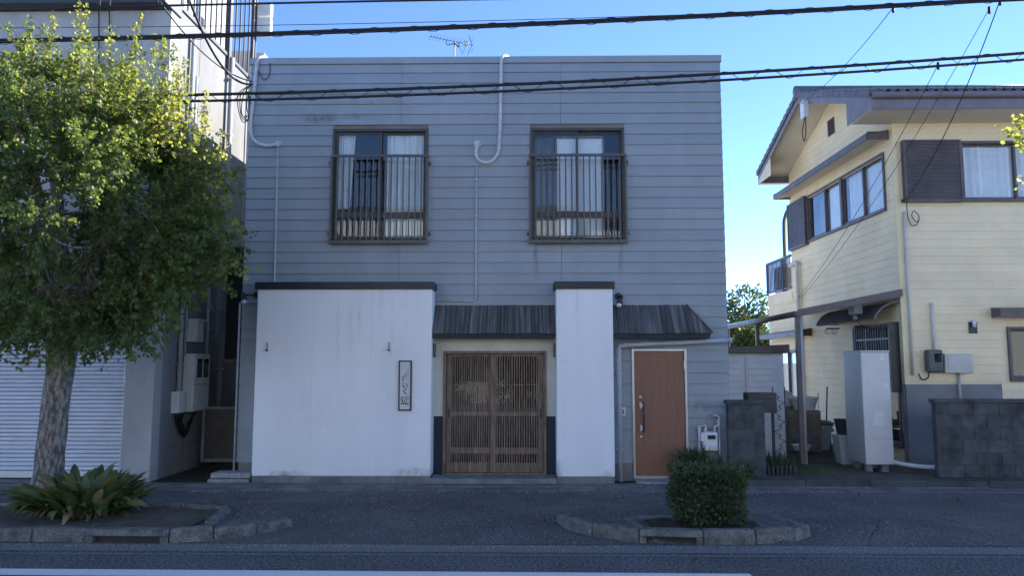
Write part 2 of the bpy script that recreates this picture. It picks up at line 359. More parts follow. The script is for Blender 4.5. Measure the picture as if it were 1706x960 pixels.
for (xa, xb) in ((-60, 2.02),):
    o = MB().add([(xa, 6.70 - xa * .008, .006), (xb, 6.70 - xb * .008, .006), (xb, 6.90 - xb * .008, .006), (xa, 6.90 - xa * .008, .006)], [(0, 1, 2, 3)]).build('road_marking', 'line_paint', None, recalc=False); o['kind'] = 'structure'
# concrete drain strip against the houses, slab by slab
dr = MB().box(-11, 9.5, 11.0, 11.62, -.03, .012).build('drain_strip', 'soil'); dr['kind'] = 'structure'
x = -10.9; rg = random.Random(3)
while x < 9.4:
    h = .022 + rg.uniform(-.004, .004)
    box('slab', 'gutter_conc', dr, x, x + .594, 11.005 + rg.uniform(-.006, .006), 11.34, -.02, h, bev=.008)
    box('slab', 'gutter_conc', dr, x + .1, x + .694, 11.348, 11.60, -.02, h + .014, bev=.008)
    x += .6

def kerb_line(kb, nodes, h0=.148, w=.15, inlet=(), taper=(.05, .015)):
    for i, (p, q) in enumerate(zip(nodes, nodes[1:])):
        p = Vector(p); q = Vector(q); d = (q - p).normalized(); n = Vector((-d.y, d.x)); g = d * .003
        d0 = (p - Vector(nodes[i - 1])).normalized() if i else d
        d1 = (Vector(nodes[i + 2]) - q).normalized() if i + 2 < len(nodes) else d
        n0 = ((Vector((-d0.y, d0.x)) + n) / 2).normalized(); n1 = ((Vector((-d1.y, d1.x)) + n) / 2).normalized()
        a, b = p + g, q - g; c, e = q - g + n1 * w, p + g + n0 * w
        h = h0 + random.uniform(-.006, .006) - (taper[i] if i < len(taper) else 0) - (taper[len(nodes) - 2 - i] if len(nodes) - 2 - i < len(taper) else 0)
        def block(zl, zh, s0=0, s1=1, dep=1):
            A = a.lerp(b, s0); B = a.lerp(b, s1); E_ = e.lerp(c, s0); C_ = e.lerp(c, s1)
            f0 = E_.lerp(A, dep); f1 = C_.lerp(B, dep); s_ = .018 * dep
            i0 = (E_ - A).normalized() * s_; i1 = (C_ - B).normalized() * s_
            return MB().hexa([(f0.x, f0.y, zl), (f1.x, f1.y, zl), (C_.x, C_.y, zl), (E_.x, E_.y, zl),
                              (f0.x + i0.x, f0.y + i0.y, zh), (f1.x + i1.x, f1.y + i1.y, zh), (C_.x, C_.y, zh), (E_.x, E_.y, zh)])
        if i in inlet:
            st = block(.075, h).build('kerb_stone', 'kerb', kb, .015, seg=3)
            block(-.03, .074, 0, .1).build('inlet_cheek', 'kerb', st, .008); block(-.03, .074, .9, 1).build('inlet_cheek', 'kerb', st, .008)
            block(-.03, .073, .1, .9, .6).build('inlet_shade', 'black_rubber', st)  # black block fills the slot to stand for the shade inside
        else: block(-.10, h).build('kerb_stone', 'kerb', kb, .03, seg=4)
k1 = thing('kerb', (-5, 7.95, 0), 'weathered concrete kerb in front of the tree and the leafy clump', 'kerb')
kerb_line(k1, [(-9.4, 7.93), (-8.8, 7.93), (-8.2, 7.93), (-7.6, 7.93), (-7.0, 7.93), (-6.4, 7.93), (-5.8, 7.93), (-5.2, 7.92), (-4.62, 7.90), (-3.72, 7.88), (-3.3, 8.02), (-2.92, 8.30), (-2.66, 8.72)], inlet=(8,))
k2 = thing('kerb', (1.8, 8.0, 0), 'curved concrete kerb with drain slot in front of the clipped shrub', 'kerb')
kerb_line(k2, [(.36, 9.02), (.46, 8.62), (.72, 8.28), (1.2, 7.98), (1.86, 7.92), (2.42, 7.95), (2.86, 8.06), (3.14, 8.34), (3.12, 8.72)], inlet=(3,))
# planting beds with edging
bed1 = sheet('planting_bed', 'lot_soil', -7.5, -3.6, 8.08, 9.3, .125, nx=60, ny=20, fz=lambda x, y: .012 * math.sin(x * 9) * math.cos(y * 8))
bed2 = sheet('planting_bed', 'soil', 1.36, 2.55, 8.10, 8.66, .125, nx=24, ny=8, fz=lambda x, y: .012 * math.sin(x * 17) * math.cos(y * 13))
ed = thing('bed_edging', (-4, 9.2, 0), 'low concrete edging stones behind the leafy clump', 'edging')
for (p, q) in (((-6.6, 9.22), (-6.0, 9.22)), ((-5.99, 9.22), (-5.4, 9.22)), ((-5.39, 9.22), (-4.8, 9.22)), ((-4.79, 9.22), (-4.2, 9.20)), ((-4.19, 9.20), (-3.62, 9.02)), ((-3.61, 9.01), (-3.50, 8.25))):
    p, q = Vector(p), Vector(q); n = (q - p).normalized(); n = Vector((-n.y, n.x)) * .10
    MB().hexa([(*p, 0), (*q, 0), (*(q + n), 0), (*(p + n), 0), (*p, .165), (*q, .165), (*(q + n), .16), (*(p + n), .16)]).build('edging_stone', 'kerb', ed, .012)
ed = thing('bed_edging', (1.9, 8.6, 0), 'flat concrete edging around the bed of the clipped shrub', 'edging')
for (p, q) in (((1.29, 8.10), (1.22, 8.66)), ((1.22, 8.675), (1.84, 8.675)), ((1.85, 8.675), (2.6, 8.675))):
    p, q = Vector(p), Vector(q); n = (q - p).normalized(); n = Vector((-n.y, n.x)) * .085; n = n if n.x <= 0.01 else n
    MB().hexa([(*p, 0), (*q, 0), (*(q + n), 0), (*(p + n), 0), (*p, .138), (*q, .138), (*(q + n), .138), (*(p + n), .138)]).build('edging_stone', 'gutter_conc', ed, .01)

# ------------------------------------------------------------------ the grey clapboard house
YW = 12.05; XL, XR = -4.60, 3.27; YB = 17.4; ZT = 7.03
gh = thing('clapboard_house', ((XL + XR) / 2, YW, 0), 'two storey grey clapboard house with white street panels and flat top', 'house')
W1 = (-3.192, -1.593, 3.852, 5.784); W2 = (.106, 1.669, 3.846, 5.780)
DOOR = (1.735, 2.615, .05, 2.105)
ENT = (-1.45, .502, 0, 2.55)
sl = [(xf(738, 12.0, 690), xf(910, 12.0, 690), .11, zf(585, 12.0, 823))]
core = MB().holes(XL, XR, YW, YW + .12, 0, ZT - .1, [W1, W2, DOOR, ENT])
core.box(XL, XL + .12, YW + .12, YB, 0, ZT - .1).box(XR - .12, XR, YW + .12, YB, 0, ZT - .1).box(XL + .12, XR - .12, YB - .12, YB, 0, ZT - .1)
core.box(XL + .12, XR - .12, YW + .12, YB - .12, 3.2, 3.4).box(XL + .12, XR - .12, YW + .12, YB - .12, ZT - .35, ZT - .2).box(-.75, -.65, YW + .12, YB - .12, 3.4, 6.68).box(-3.9, 3, YW + 2.2, YW + 2.3, 3.4, 6.68)
core.build('wall', 'room', gh)
sec = [(0, 0), (.030, 0), (.030, .03), (.008, 1), (0, 1)]
PIT = .1797; NZ = 37; Z0 = .29
hid = [(-4.18, -1.52, 0, 2.97), (-1.53, .56, 0, 2.84), (.55, 1.35, 0, 2.97), (1.34, 1.36, 0, 2.9)]
boards(gh, F(YW), XL - .026, XR + .026, Z0, PIT, NZ, sec, 'siding', [W1, W2, DOOR, *hid], [-2.055, .615], gap=.006)
boards(gh, S(XL), YW, YB, Z0, PIT, NZ, sec, 'siding'); boards(gh, E(XR), YW, YB, Z0, PIT, NZ, sec, 'siding')
for (a, b) in ((XL - .004, -1.46), (.51, 1.73), (2.62, XR + .004)): box('skirt', 'plinth', gh, a, b, YW - .006, YW + .05, 0, Z0 + .01)
tc_ = MB().box(XL - .05, XR + .05, YW - .05, YW + .14, ZT - .115, ZT).box(XL - .05, XL + .14, YW + .14, YB, ZT - .115, ZT).box(XR - .14, XR + .05, YW + .14, YB, ZT - .115, ZT).build('parapet_cap', 'siding_trim', gh, .008)

def wavy(T, a0, a1, z0, z1, d, amp, n, seed=0, gather=0):
    rg = random.Random(seed); A = []; Bk = []; k = n * 8; ph = [rg.uniform(-.6, .6) for _ in range(n + 2)]; m = MB(T); rows = 6; vs = []; fs = []
    for r in range(rows + 1):
        zz = z0 + (z1 - z0) * r / rows; t = 1 - r / rows
        for i in range(k + 1):
            s = i / k; a = a0 + (a1 - a0) * (s * (1 - gather * t * .5)); q = s * n
            vs.append((a, d - amp * (.6 + .4 * t) * math.sin(2 * math.pi * q + ph[int(q)] * .3) - .015 * math.sin(q * 1.7 + seed), zz))
    w = k + 1
    for r in range(rows):
        for i in range(k): fs.append((r * w + i, r * w + i + 1, (r + 1) * w + i + 1, (r + 1) * w + i))
    b = len(vs); vs2 = [(p[0], p[1] - .004, p[2]) for p in vs]; fs2 = [tuple(j + b for j in reversed(f)) for f in fs]
    return m.add(vs + vs2, fs + fs2)
def slider(parent, T, a0, a1, z0, z1, m='bronze', glass='glass', rail=None, fw=.045, out=.05, order=1, name='window', deep=.10):
    fr = MB(T).box(a0, a1, -deep, out, z1 - fw, z1).box(a0, a1, -deep, out + .012, z0, z0 + fw).box(a0, a0 + fw, -deep, out, z0 + fw, z1 - fw).box(a1 - fw, a1, -deep, out, z0 + fw, z1 - fw).build(name, m, parent, .003)
    am = (a0 + a1) / 2
    for k, (p, q) in enumerate(((a0 + fw, am + .02), (am - .02, a1 - fw))):
        d = .004 if k == order else -.038; sw = .038; s = MB(T)
        s.box(p, q, d - .03, d, z1 - fw - sw, z1 - fw).box(p, q, d - .03, d, z0 + fw, z0 + fw + .055).box(p, p + sw, d - .03, d, z0 + fw + .055, z1 - fw - sw).box(q - sw, q, d - .03, d, z0 + fw + .055, z1 - fw - sw)
        if rail: s.box(p + sw, q - sw, d - .03, d + .002, rail, rail + .10)
        s.build('sash', m, fr, .002)
        zs = [(z0 + fw + .05, rail), (rail + .1, z1 - fw - sw + .005)] if rail else [(z0 + fw + .05, z1 - fw - sw + .005)]
        for (c, e) in zs: box('pane', glass, fr, p + sw - .003, q - sw + .003, d - .017, d - .012, c, e, T=T)
    return fr
RAIL = zf(362, YW)
T0 = F(YW)
w1 = slider(gh, T0, *W1, rail=RAIL, order=0); w2 = slider(gh, T0, *W2, rail=RAIL, order=0)
wavy(T0, -3.12, -2.84, 4.45, 5.72, -.10, .020, 5, 1, .55).build('curtain', 'curtain', w1, smooth=True)
wavy(T0, -2.30, -1.62, 3.90, 5.72, -.095, .020, 8, 2).build('curtain', 'curtain', w1, smooth=True)
b_ = MB(T0).box(.56, 1.32, -.12, -.11, 3.9, 5.64).build('blind', 'curtain_lace', w2); MB(T0).box(.53, .56, -.13, -.085, 3.9, 5.67).box(1.32, 1.35, -.13, -.085, 3.9, 5.67).box(.53, 1.35, -.13, -.085, 5.64, 5.68).build('blind_frame', 'door_wood', w2)
wavy(T0, .17, .52, 3.9, 5.72, -.28, .015, 4, 5).build('curtain', 'room', w2, smooth=True)
for (w, px0, px1) in ((W1, 549, 713), (W2, 881, 1045)):
    d0 = .155; a0, a1 = xf(px0, YW - d0, 330), xf(px1, YW - d0, 330); zt = zf(256, YW - d0); zb = zf(403, YW - d0)
    gr = MB(T0).box(a0, a1, d0 - .03, d0, zt - .045, zt).box(a0, a1, d0 - .045, d0 + .004, zb - .02, zb + .035).box(a0, a0 + .035, d0 - .03, d0 - .001, zb + .035, zt - .045).box(a1 - .035, a1, d0 - .03, d0 - .001, zb + .035, zt - .045)
    gr.box(a0, a1, d0 - .028, d0 - .016, zb + .085, zb + .105)
    for zz in (zt - .16, zb + .13):
        gr.box(a0 - .03, a0 + .002, .02, d0 - .01, zz, zz + .05).box(a1 - .002, a1 + .03, .02, d0 - .01, zz, zz + .05)
    gr = gr.build('window_grille', 'bronze_light', gh, .003); nb = 15
    for i in range(1, nb + 1):
        a = a0 + .018 + (a1 - a0 - .036) * i / (nb + 1)
        box('bar', 'bronze_light', gr, a - .011, a + .011, d0 - .026, d0 - .008, zb + .03, zt - .04, T=T0)

# white street panels with dark copings
YP = 11.63
for (x0, x1, nm) in ((-4.235, -1.452, 'a'), (.503, 1.398, 'b')):
    fw_ = MB().box(x0, x1, YP, YW - .034, .13, 3.05).build('street_panel', 'white_wall', gh, .022, seg=3)
    MB().box(x0 - .03, x1 + .03, YP - .045, YW - .032, 3.045, 3.16).build('coping', 'dark_paint', fw_, .006)
    MB().box(x0 + .005, x1 - .005, YP + .02, YW - .036, 0, .14).build('plinth', 'plinth', fw_, .008)
    if nm == 'a':
        for px in (519, 617): xx = xf(px, YP, 640); box('panel_seam', 'panel_seam', fw_, xx - .0025, xx + .0025, YP - .001, YP + .01, .14, 3.04)
        for px in (445, 648):
            p = at(px, 578, Y=YP - .03); MB().tube([(p.x, p.y, p.z + .07), (p.x, p.y, p.z - .02), (p.x, p.y - .03, p.z - .05)], .007, 6).tube([(p.x, p.y + .02, p.z - .055), (p.x, p.y - .045, p.z - .055)], .016, 8).build('bracket_stub', 'metal_dark', fw_)
# recessed entrance: cream wall, dark dado, step
o_ = sl[0]; YE = 12.0
ew = MB().holes(-1.452, .503, YE, YE + .12, .11, 2.55, [o_]).build('entrance_wall', 'cream_wall', gh)
for (a, b) in ((-1.45, o_[0] - .002), (o_[1] + .002, .501)): box('dado', 'dado', ew, a, b, YE - .006, YE + .05, .112, zf(694, YE, 823))
MB().box(-1.45, .501, 11.56, YE + .3, 0, .112).build('entrance_step', 'plinth', gh, .01)
for px in (722, 925): p = at(px, 585, Y=11.85); box('light_fixture', 'bronze_light', gh, *((p.x, p.x + .035) if px < 800 else (p.x - .03, p.x + .005)), p.y - .07, p.y + .07, p.z - .10, p.z + .12, bev=.005)
# lattice sliding doors
sd_ = MB().box(o_[0], o_[0] + .045, YE - .03, YE + .1, .11, o_[3]).box(o_[1] - .045, o_[1], YE - .03, YE + .1, .11, o_[3]).box(o_[0] + .045, o_[1] - .045, YE - .03, YE + .1, o_[3] - .045, o_[3]).box(o_[0] + .045, o_[1] - .045, YE - .03, YE + .1, .108, .135).build('door_frame', 'door_wood', gh, .004)
box('inner_screen', 'room', sd_, o_[0] + .05, o_[1] - .05, YE + .9, YE + .95, .12, 2.1)
zz_ = lambda py: zf(py, YE, 823)
mid = xf(821, YE, 690)
for k, (a0, a1) in enumerate(((o_[0] + .047, mid + .035), (mid - .035, o_[1] - .047))):
    d = YE + .02 if k else YE + .062; st = .085; z0, z1 = .137, o_[3] - .047
    lv = [(z0, zz_(772)), (zz_(757), zz_(747)), (zz_(694), zz_(687)), (zz_(642), zz_(640.5)), (zz_(594), z1)]
    leaf = MB().box(a0, a0 + st, d, d + .034, z0, z1).box(a1 - st, a1, d, d + .034, z0, z1)
    for (c, e) in lv: leaf.box(a0 + st, a1 - st, d + .002, d + .032, c, e)
    leaf = leaf.build('sliding_door', 'door_wood', sd_.parent, .003)
    n = 17
    for i in range(n):
        a = a0 + st + (a1 - a0 - 2 * st) * (i + .5) / n
        for (c, e) in ((lv[2][1], lv[4][0]), (lv[1][1], lv[2][0]), (lv[0][1], lv[1][0])): box('lattice_bar', 'door_wood', leaf, a - .010, a + .010, d + .004, d + .02, c, e)
    box('pane', 'glass_dark', leaf, a0 + st, a1 - st, d + .024, d + .029, lv[0][1], lv[4][0])
    box('door_pull', 'metal_dark', leaf, (a1 - .055) if k else (a0 + .03), (a1 - .03) if k else (a0 + .055), d - .004, d + .01, 1.0, 1.14)
# plank awnings
ZA = 2.81; YA0, YA1 = YW - .035, 11.665; ZB = zf(556, YA1)
def awning(x0, x1t, x1b, label):
    aw = MB().hexa([(x0, YA1 + .03, ZB - .075), (x1b - .03, YA1 + .03, ZB - .075), (x1b - .03, YW - .036, ZB - .075), (x0, YW - .036, ZB - .075),
                    (x0, YA1 + .022, ZB - .004), (x1b - .02, YA1 + .022, ZB - .004), (x1t, YW - .036, ZA - .03), (x0, YW - .036, ZA - .03)]).build('awning', 'dark_paint', gh)
    if label: aw['label'] = label
    x = x0; rg = random.Random(int(x0 * 10)); nrm = Vector((0, -(ZA - ZB), -(YA1 - YA0))).normalized(); nrm = nrm if nrm.z > 0 else -nrm
    while x < x1b - .01:
        w = min(rg.uniform(.075, .12), x1b - x); t = .010 + rg.uniform(0, .010); ex = rg.uniform(0, .012); a, b = x + .002, x + w - .002
        def top(v):   # how far up the slope this strip runs before the hip cuts it
            return 1 if v <= x1t else 1 - (v - x1t) / (x1b - x1t)
        low = Vector((0, YA1, ZB)) - Vector((0, YA0 - YA1, ZA - ZB)).normalized() * ex
        def P_(v, s): q = low.lerp(Vector((0, YA0, ZA)), s); return Vector((v, q.y, q.z))
        sa, sb = max(top(a), .01), max(top(b), .005)
        q = [P_(a, 0), P_(b, 0), P_(b, sb), P_(a, sa)]
        MB().hexa(q + [v + nrm * t for v in q]).build('shingle', 'awning_wood', aw, .002)
        x += w
    if x1b > x1t:
        h0, h1, h2 = Vector((x1t, YA0, ZA)), Vector((x1b, YA1, ZB)), Vector((x1b, YA0, ZB)); n2 = (h1 - h0).cross(h2 - h0).normalized(); n2 = n2 if n2.x > 0 else -n2
        MB().prism([h0, h1, h2], [h0 + n2 * .015, h1 + n2 * .015, h2 + n2 * .015]).build('hip_end', 'awning_wood', aw)
        MB().tube([h0 + nrm * .02, h1 + nrm * .02], .016, 6).build('hip_ridge', 'awning_wood', aw)
    return aw
awning(-1.45, .501, .501, None); awning(1.40, 2.63, 2.955, None)
# brown plank door
bd = MB().holes(DOOR[0], DOOR[1], YW - .055, YW + .06, .05, DOOR[3], [(1.770, 2.580, .095, 2.07)]).build('door_frame', 'silver', gh, .004)
dl = MB().box(1.772, 2.578, YW - .012, YW + .03, .097, 2.068).build('door', 'door_brown', gh)
for i in range(6):
    a = 1.775 + i * .1335; box('door_plank', 'door_brown', dl, a, a + .1325, YW - .026, YW - .011, .10, 2.065, bev=.0015)
hx = 1.885
hb = MB().tube([(hx + .02, YW - .085, .78), (hx + .02, YW - .085, 1.26)], .013, 8).build('door_handle', 'metal_dark', dl, smooth=True)
for z in (.84, 1.20): MB().box(hx - .03, hx + .03, YW - .085, YW - .024, z - .022, z + .022).box(hx - .035, hx - .005, YW - .04, YW - .024, z - .05, z + .05).build('handle_bracket', 'silver', dl, .004)
for z in (.70, 1.335): MB().lathe((hx - .02, YW - .026, z), [(.024, 0), (.024, .012), (.014, .018), (.001, .018)], 14, 'y').build('lock', 'silver', dl)
for z in (.4, 1.85): box('hinge', 'silver', dl, 2.565, 2.59, YW - .075, YW - .05, z - .07, z + .07)
MB().box(1.74, 2.61, 11.63, YW - .056, 0, .05).build('door_step', 'granite', gh, .01)

# ---- things fixed to the house front
t = thing('signboard', at(674, 685, Y=YP - .03), 'narrow white vertical sign in black frame on the white panel', 'sign')
sx0, sx1, sz0, sz1 = xf(664, YP - .03, 640), xf(685.5, YP - .03, 640), zf(685, YP - .03, 674), zf(601, YP - .03, 674)
box('board', 'sign_face', t, sx0 + .012, sx1 - .012, YP - .028, YP - .002, sz0 + .012, sz1 - .012)
MB().box(sx0, sx1, YP - .036, YP - .001, sz1 - .022, sz1).box(sx0, sx1, YP - .036, YP - .001, sz0, sz0 + .022).box(sx0, sx0 + .02, YP - .036, YP - .001, sz0 + .022, sz1 - .022).box(sx1 - .02, sx1, YP - .036, YP - .001, sz0 + .022, sz1 - .022).build('frame', 'dark_paint', t)
def glyph(ch, x, z, size, m, parent, sxy=(1, 1)):
    c = bpy.data.curves.new('glyph', 'FONT'); c.body = ch; c.size = size; c.align_x = 'CENTER'; c.align_y = 'CENTER'; c.extrude = .001; c.offset = size * .018
    tmp = bpy.data.objects.new('glyph', c); C.objects.link(tmp); dg = bpy.context.evaluated_depsgraph_get(); me = bpy.data.meshes.new_from_object(tmp.evaluated_get(dg)); bpy.data.objects.remove(tmp)
    me.materials.clear(); me.materials.append(M[m]); o = bpy.data.objects.new('character', me); C.objects.link(o); o.parent = parent
    o.location = Vector((x, YP - .0305, z)) - parent.location; o.rotation_euler = (R(90), 0, 0); o.scale = (sxy[0], sxy[1], 1); return o
sc_ = (sx0 + sx1) / 2; hgt = sz1 - sz0; zs_ = lambda f: sz1 - hgt * f
for ch, f, s, dx in (('い', .505, .095, 0), ('く', .625, .11, .005), ('遊', .81, .135, 0)): glyph(ch, sc_ + dx, zs_(f), s, 'ink', t)
for col, (dx, f0, f1) in zip(('しゃぶしゃぶ', 'すきやき', '季節料理'), ((.045, .155, .34), (.008, .24, .35), (-.030, .305, .41))):
    for i, ch in enumerate(col): glyph(ch, sc_ + dx, zs_(f0 + (f1 - f0) * (i + .5) / len(col)), .026, 'ink_red', t)

def spot(name_loc, aim, label, arm):
    p = Vector(name_loc); t = thing('spotlight', p, label, 'spotlight', 'spotlights on the panels')
    MB().lathe((p.x, p.y, p.z), [(.055, 0), (.055, .02), (.03, .035), (.001, .035)], 14, 'y').build('base', 'metal_dark', t, smooth=False)
    q = p + Vector(arm); MB().tube([p + Vector((0, -.03, 0)), p + Vector((0, -.05, 0)), q], .012, 6).build('arm', 'metal_dark', t)
    a = Vector(aim).normalized(); e = q + a * .12
    MB().tube([q - a * .03, q - a * .025, q + a * .03, e], [.01, .035, .04, .05], 12).build('housing', 'metal_dark', t, smooth=True)
    MB().tube([e, e + a * .03, e + a * .05, e + a * .06], [.044, .046, .03, .008], 12).build('lamp', 'lens', t, smooth=True)
pa = at(1030, 494, Y=YW - .03); spot(pa, (-.25, -.3, -.75), 'black spotlight with clear bulb right of the narrow white panel', (.03, -.10, -.03))
pb = at(428, 492, Y=YW - .03); spot((pb.x, YW - .03, pb.z), (.25, -.35, -.7), 'black spotlight on a side arm left of the wide white panel', (-.20, -.06, 0))

def loop(name, pts, r, m, label, cat, n=8, extra=()):
    t = thing(name, pts[-1], label, cat); MB().tube(pts, r, n).build('run', m, t, smooth=True)
    return t
def sm(pts, k=6):
    """Catmull-Rom through the points"""
    P = [Vector(p) for p in pts]; Q = [P[0]] + P + [P[-1]]; o = []
    for i in range(1, len(Q) - 2):
        for j in range(k):
            t = j / k; a, b, c, d = Q[i - 1:i + 3]
            o.append(.5 * ((2 * b) + (c - a) * t + (2 * a - 5 * b + 4 * c - d) * t * t + (3 * b - a - 3 * c + d) * t ** 3))
    return o + [P[-1]]
def on(px, py, d=.05): return at(px, py, Y=YW - d)
t = loop('wall_duct', sm([at(443, 101, Y=YW + .25), at(438, 95, Y=YW + .08), on(430, 99, .07), on(427, 115), on(421, 170), on(417, 210), on(422, 232), on(440, 242), on(462, 240, .05)]), .032, 'duct_tape', 'taped pale duct curving down the left edge of the grey house', 'duct')
p = on(464, 240, .03); MB().lathe(p, [(.055, 0), (.05, .03), (.04, .045), (.001, .045)], 12, 'y').build('rosette', 'duct_tape', t)
t = loop('wall_duct', sm([at(848, 96, Y=YW + .3), at(843, 93, Y=YW + .1), on(836, 96, .08), on(835, 112), on(834, 170), on(832, 235), on(828, 258), on(815, 270), on(799, 268), on(793, 256), on(795, 242, .05)]), .030, 'duct_tape', 'taped pale duct with a U bend between the two windows', 'duct')
p = on(795, 240, .03); MB().lathe(p, [(.07, 0), (.06, .03), (.045, .05), (.001, .05)], 12, 'y').build('rosette', 'duct_tape', t)
t = loop('drain_pipe', [on(463, 245, .045), on(457, 468, .045), on(457, 485, .045)], .016, 'grey_pvc', 'thin grey drain pipe below the left duct', 'pipe')
t = loop('drain_pipe', [on(794, 275, .045), on(793, 400, .045), on(793, 499, .045), on(790, 502, .045), on(724, 501, .045)], .016, 'grey_pvc', 'thin grey drain pipe running down between the windows and turning left', 'pipe')
for py in (300, 360, 420): q = on(793.5, py, .04); box('clip', 'grey_pvc', t, q.x - .03, q.x + .03, q.y - .03, q.y + .02, q.z - .012, q.z + .012)
q0 = at(1031, 576, Y=11.9); q1 = at(1217, 567, Y=11.9); t = thing('rainwater_pipe', (q0.x, q0.y, 0), 'grey plastic rainwater pipe above and left of the brown door', 'pipe')
MB().tube([(q1.x, 11.9, q1.z), (q0.x + .1, 11.9, q0.z + .005), (q0.x + .02, 11.9, q0.z - .01), (q0.x, 11.9, q0.z - .04), (q0.x, 11.9, q0.z - .12), (q0.x, 11.9, .02)], .036, 12).build('pipe', 'grey_pvc', t, smooth=True)
MB().tube([(q1.x - .03, 11.9, q1.z), (q1.x + .02, 11.9, q1.z)], .044, 12).tube([(q0.x, 11.9, q0.z - .13), (q0.x, 11.9, q0.z - .07)], .043, 12).tube([(q0.x + .06, 11.9, q0.z), (q0.x + .12, 11.9, q0.z)], .043, 12).build('collar', 'grey_pvc', t)
for z in (.5, 1.1, 1.7): box('clip', 'silver', t, q0.x - .048, q0.x + .048, 11.89, YW - .02, z, z + .025)
q = on(1037, 686, .04); t = thing('door_bell', (q.x, YW, q.z - .06), 'small pale door bell left of the brown door', 'door bell')
box('case', 'box_white', t, q.x - .045, q.x + .045, YW - .055, YW - .02, q.z - .07, q.z + .07, bev=.006); box('button', 'metal_dark', t, q.x - .02, q.x + .02, YW - .06, YW - .054, q.z - .03, q.z + .03)
# gas meter
c = at(1183, 738, Y=11.9); t = thing('gas_meter', (c.x, 11.95, 0), 'white gas meter with pipes on the wall right of the brown door', 'gas meter')
mb_ = MB().box(c.x - .115, c.x + .115, 11.84, 11.98, c.z - .13, c.z + .17).build('body', 'box_white', t, .035, seg=3)
MB().box(c.x - .15, c.x - .10, 11.86, 11.97, c.z + .02, c.z + .15).build('shoulder', 'box_white', mb_, .01)
MB().box(c.x - .05, c.x + .07, 11.825, 11.84, c.z + .06, c.z + .12).build('dial_window', 'glass_dark', mb_); box('dial_rim', 'metal_dark', mb_, c.x - .04, c.x + .06, 11.832, 11.842, c.z + .068, c.z + .112); box('rating_plate', 'sign_face', mb_, c.x - .01, c.x + .09, 11.832, 11.841, c.z - .09, c.z - .04)
MB().tube(sm([(c.x - .16, 11.93, .02), (c.x - .16, 11.93, c.z + .19), (c.x - .155, 11.93, c.z + .25), (c.x - .06, 11.93, c.z + .26), (c.x - .055, 11.93, c.z + .17)], 5), .017, 8).build('inlet_pipe', 'silver', t, smooth=True)
MB().tube(sm([(c.x + .09, 11.93, c.z + .17), (c.x + .09, 11.93, c.z + .24), (c.x + .15, 11.93, c.z + .28), (c.x + .15, 11.93, c.z + .40), (c.x + .08, 11.94, c.z + .42), (c.x + .06, 12.02, c.z + .42)], 5), .017, 8).tube([(c.x + .15, 11.93, .02), (c.x + .15, 11.93, c.z + .3)], .015, 8).build('outlet_pipe', 'silver', t, smooth=True)
for (dx, dz) in ((-.16, .2), (-.06, .2), (.09, .2), (.15, .33)): MB().lathe((c.x + dx, 11.93, c.z + dz), [(.026, -.025), (.026, .025)], 8).build('union_nut', 'silver', t)
# antenna
b0 = at(757, 98, Y=14.0); hd = at(757, 72, Y=14.0); t = thing('tv_antenna', (b0.x, 14, 6.68), 'thin metal tv antenna standing on the roof of the grey house', 'antenna')
MB().tube([(b0.x, 14, 6.68), (b0.x, 14, hd.z + .05)], .012, 8).build('mast', 'metal_dark', t)
A = at(716, 60, Y=14.0); B = at(789, 75, Y=14.0); MB().tube([A, B], .006, 6).build('boom', 'metal_dark', t); ax = (B - A).normalized()
for i in range(12): q = A.lerp(B, .02 + i * .075); MB().tube([q + Vector((.04, -.10, .02)), q - Vector((.04, -.10, .02))], .0035, 5).build('element', 'metal_dark', t)
MB().tube(sm([A.lerp(B, .38), A.lerp(B, .40) - Vector((0, 0, .1)), Vector((b0.x, 14, hd.z)), A.lerp(B, .66) - Vector((0, 0, .1)), A.lerp(B, .66)], 5), .009, 6).build('stay', 'metal_dark', t)
for s in (-1, 1): MB().tube([B - ax * .03, B + Vector((-.09 if s > 0 else -.12, 0, s * .2))], .006, 5).tube([B + Vector((.0, -.08, s * .10)), B + Vector((-.05, .08, s * .11))], .005, 5).build('reflector', 'metal_dark', t)
q = A.lerp(B, .82); box('feed_box', 'box_beige', t, q.x - .05, q.x + .05, q.y - .03, q.y + .03, q.z - .03, q.z + .05)
MB().tube(sm([q - Vector((0, 0, .03)), q - Vector((.06, 0, .2)), Vector((b0.x + .1, 14, hd.z - .08)), Vector((b0.x, 13.98, hd.z))], 5), .005, 5).build('lead', 'black_rubber', t)
z_ = zf(93.5, 13.6, 912); x0, x1 = xf(882, 13.6, 95), xf(943, 13.6, 95)
t = thing('roof_hatch', ((x0 + x1) / 2, 13.8, 6.83), 'low pale hatch showing just above the grey roof edge', 'hatch'); MB().box(x0, x1, 13.6, 14.2, z_ - .05, z_).build('lid', 'box_beige', t, .005); MB().box(x0 + .05, x1 - .03, 13.64, 14.16, 6.83, z_ - .05).build('upstand', 'metal_dark', t)

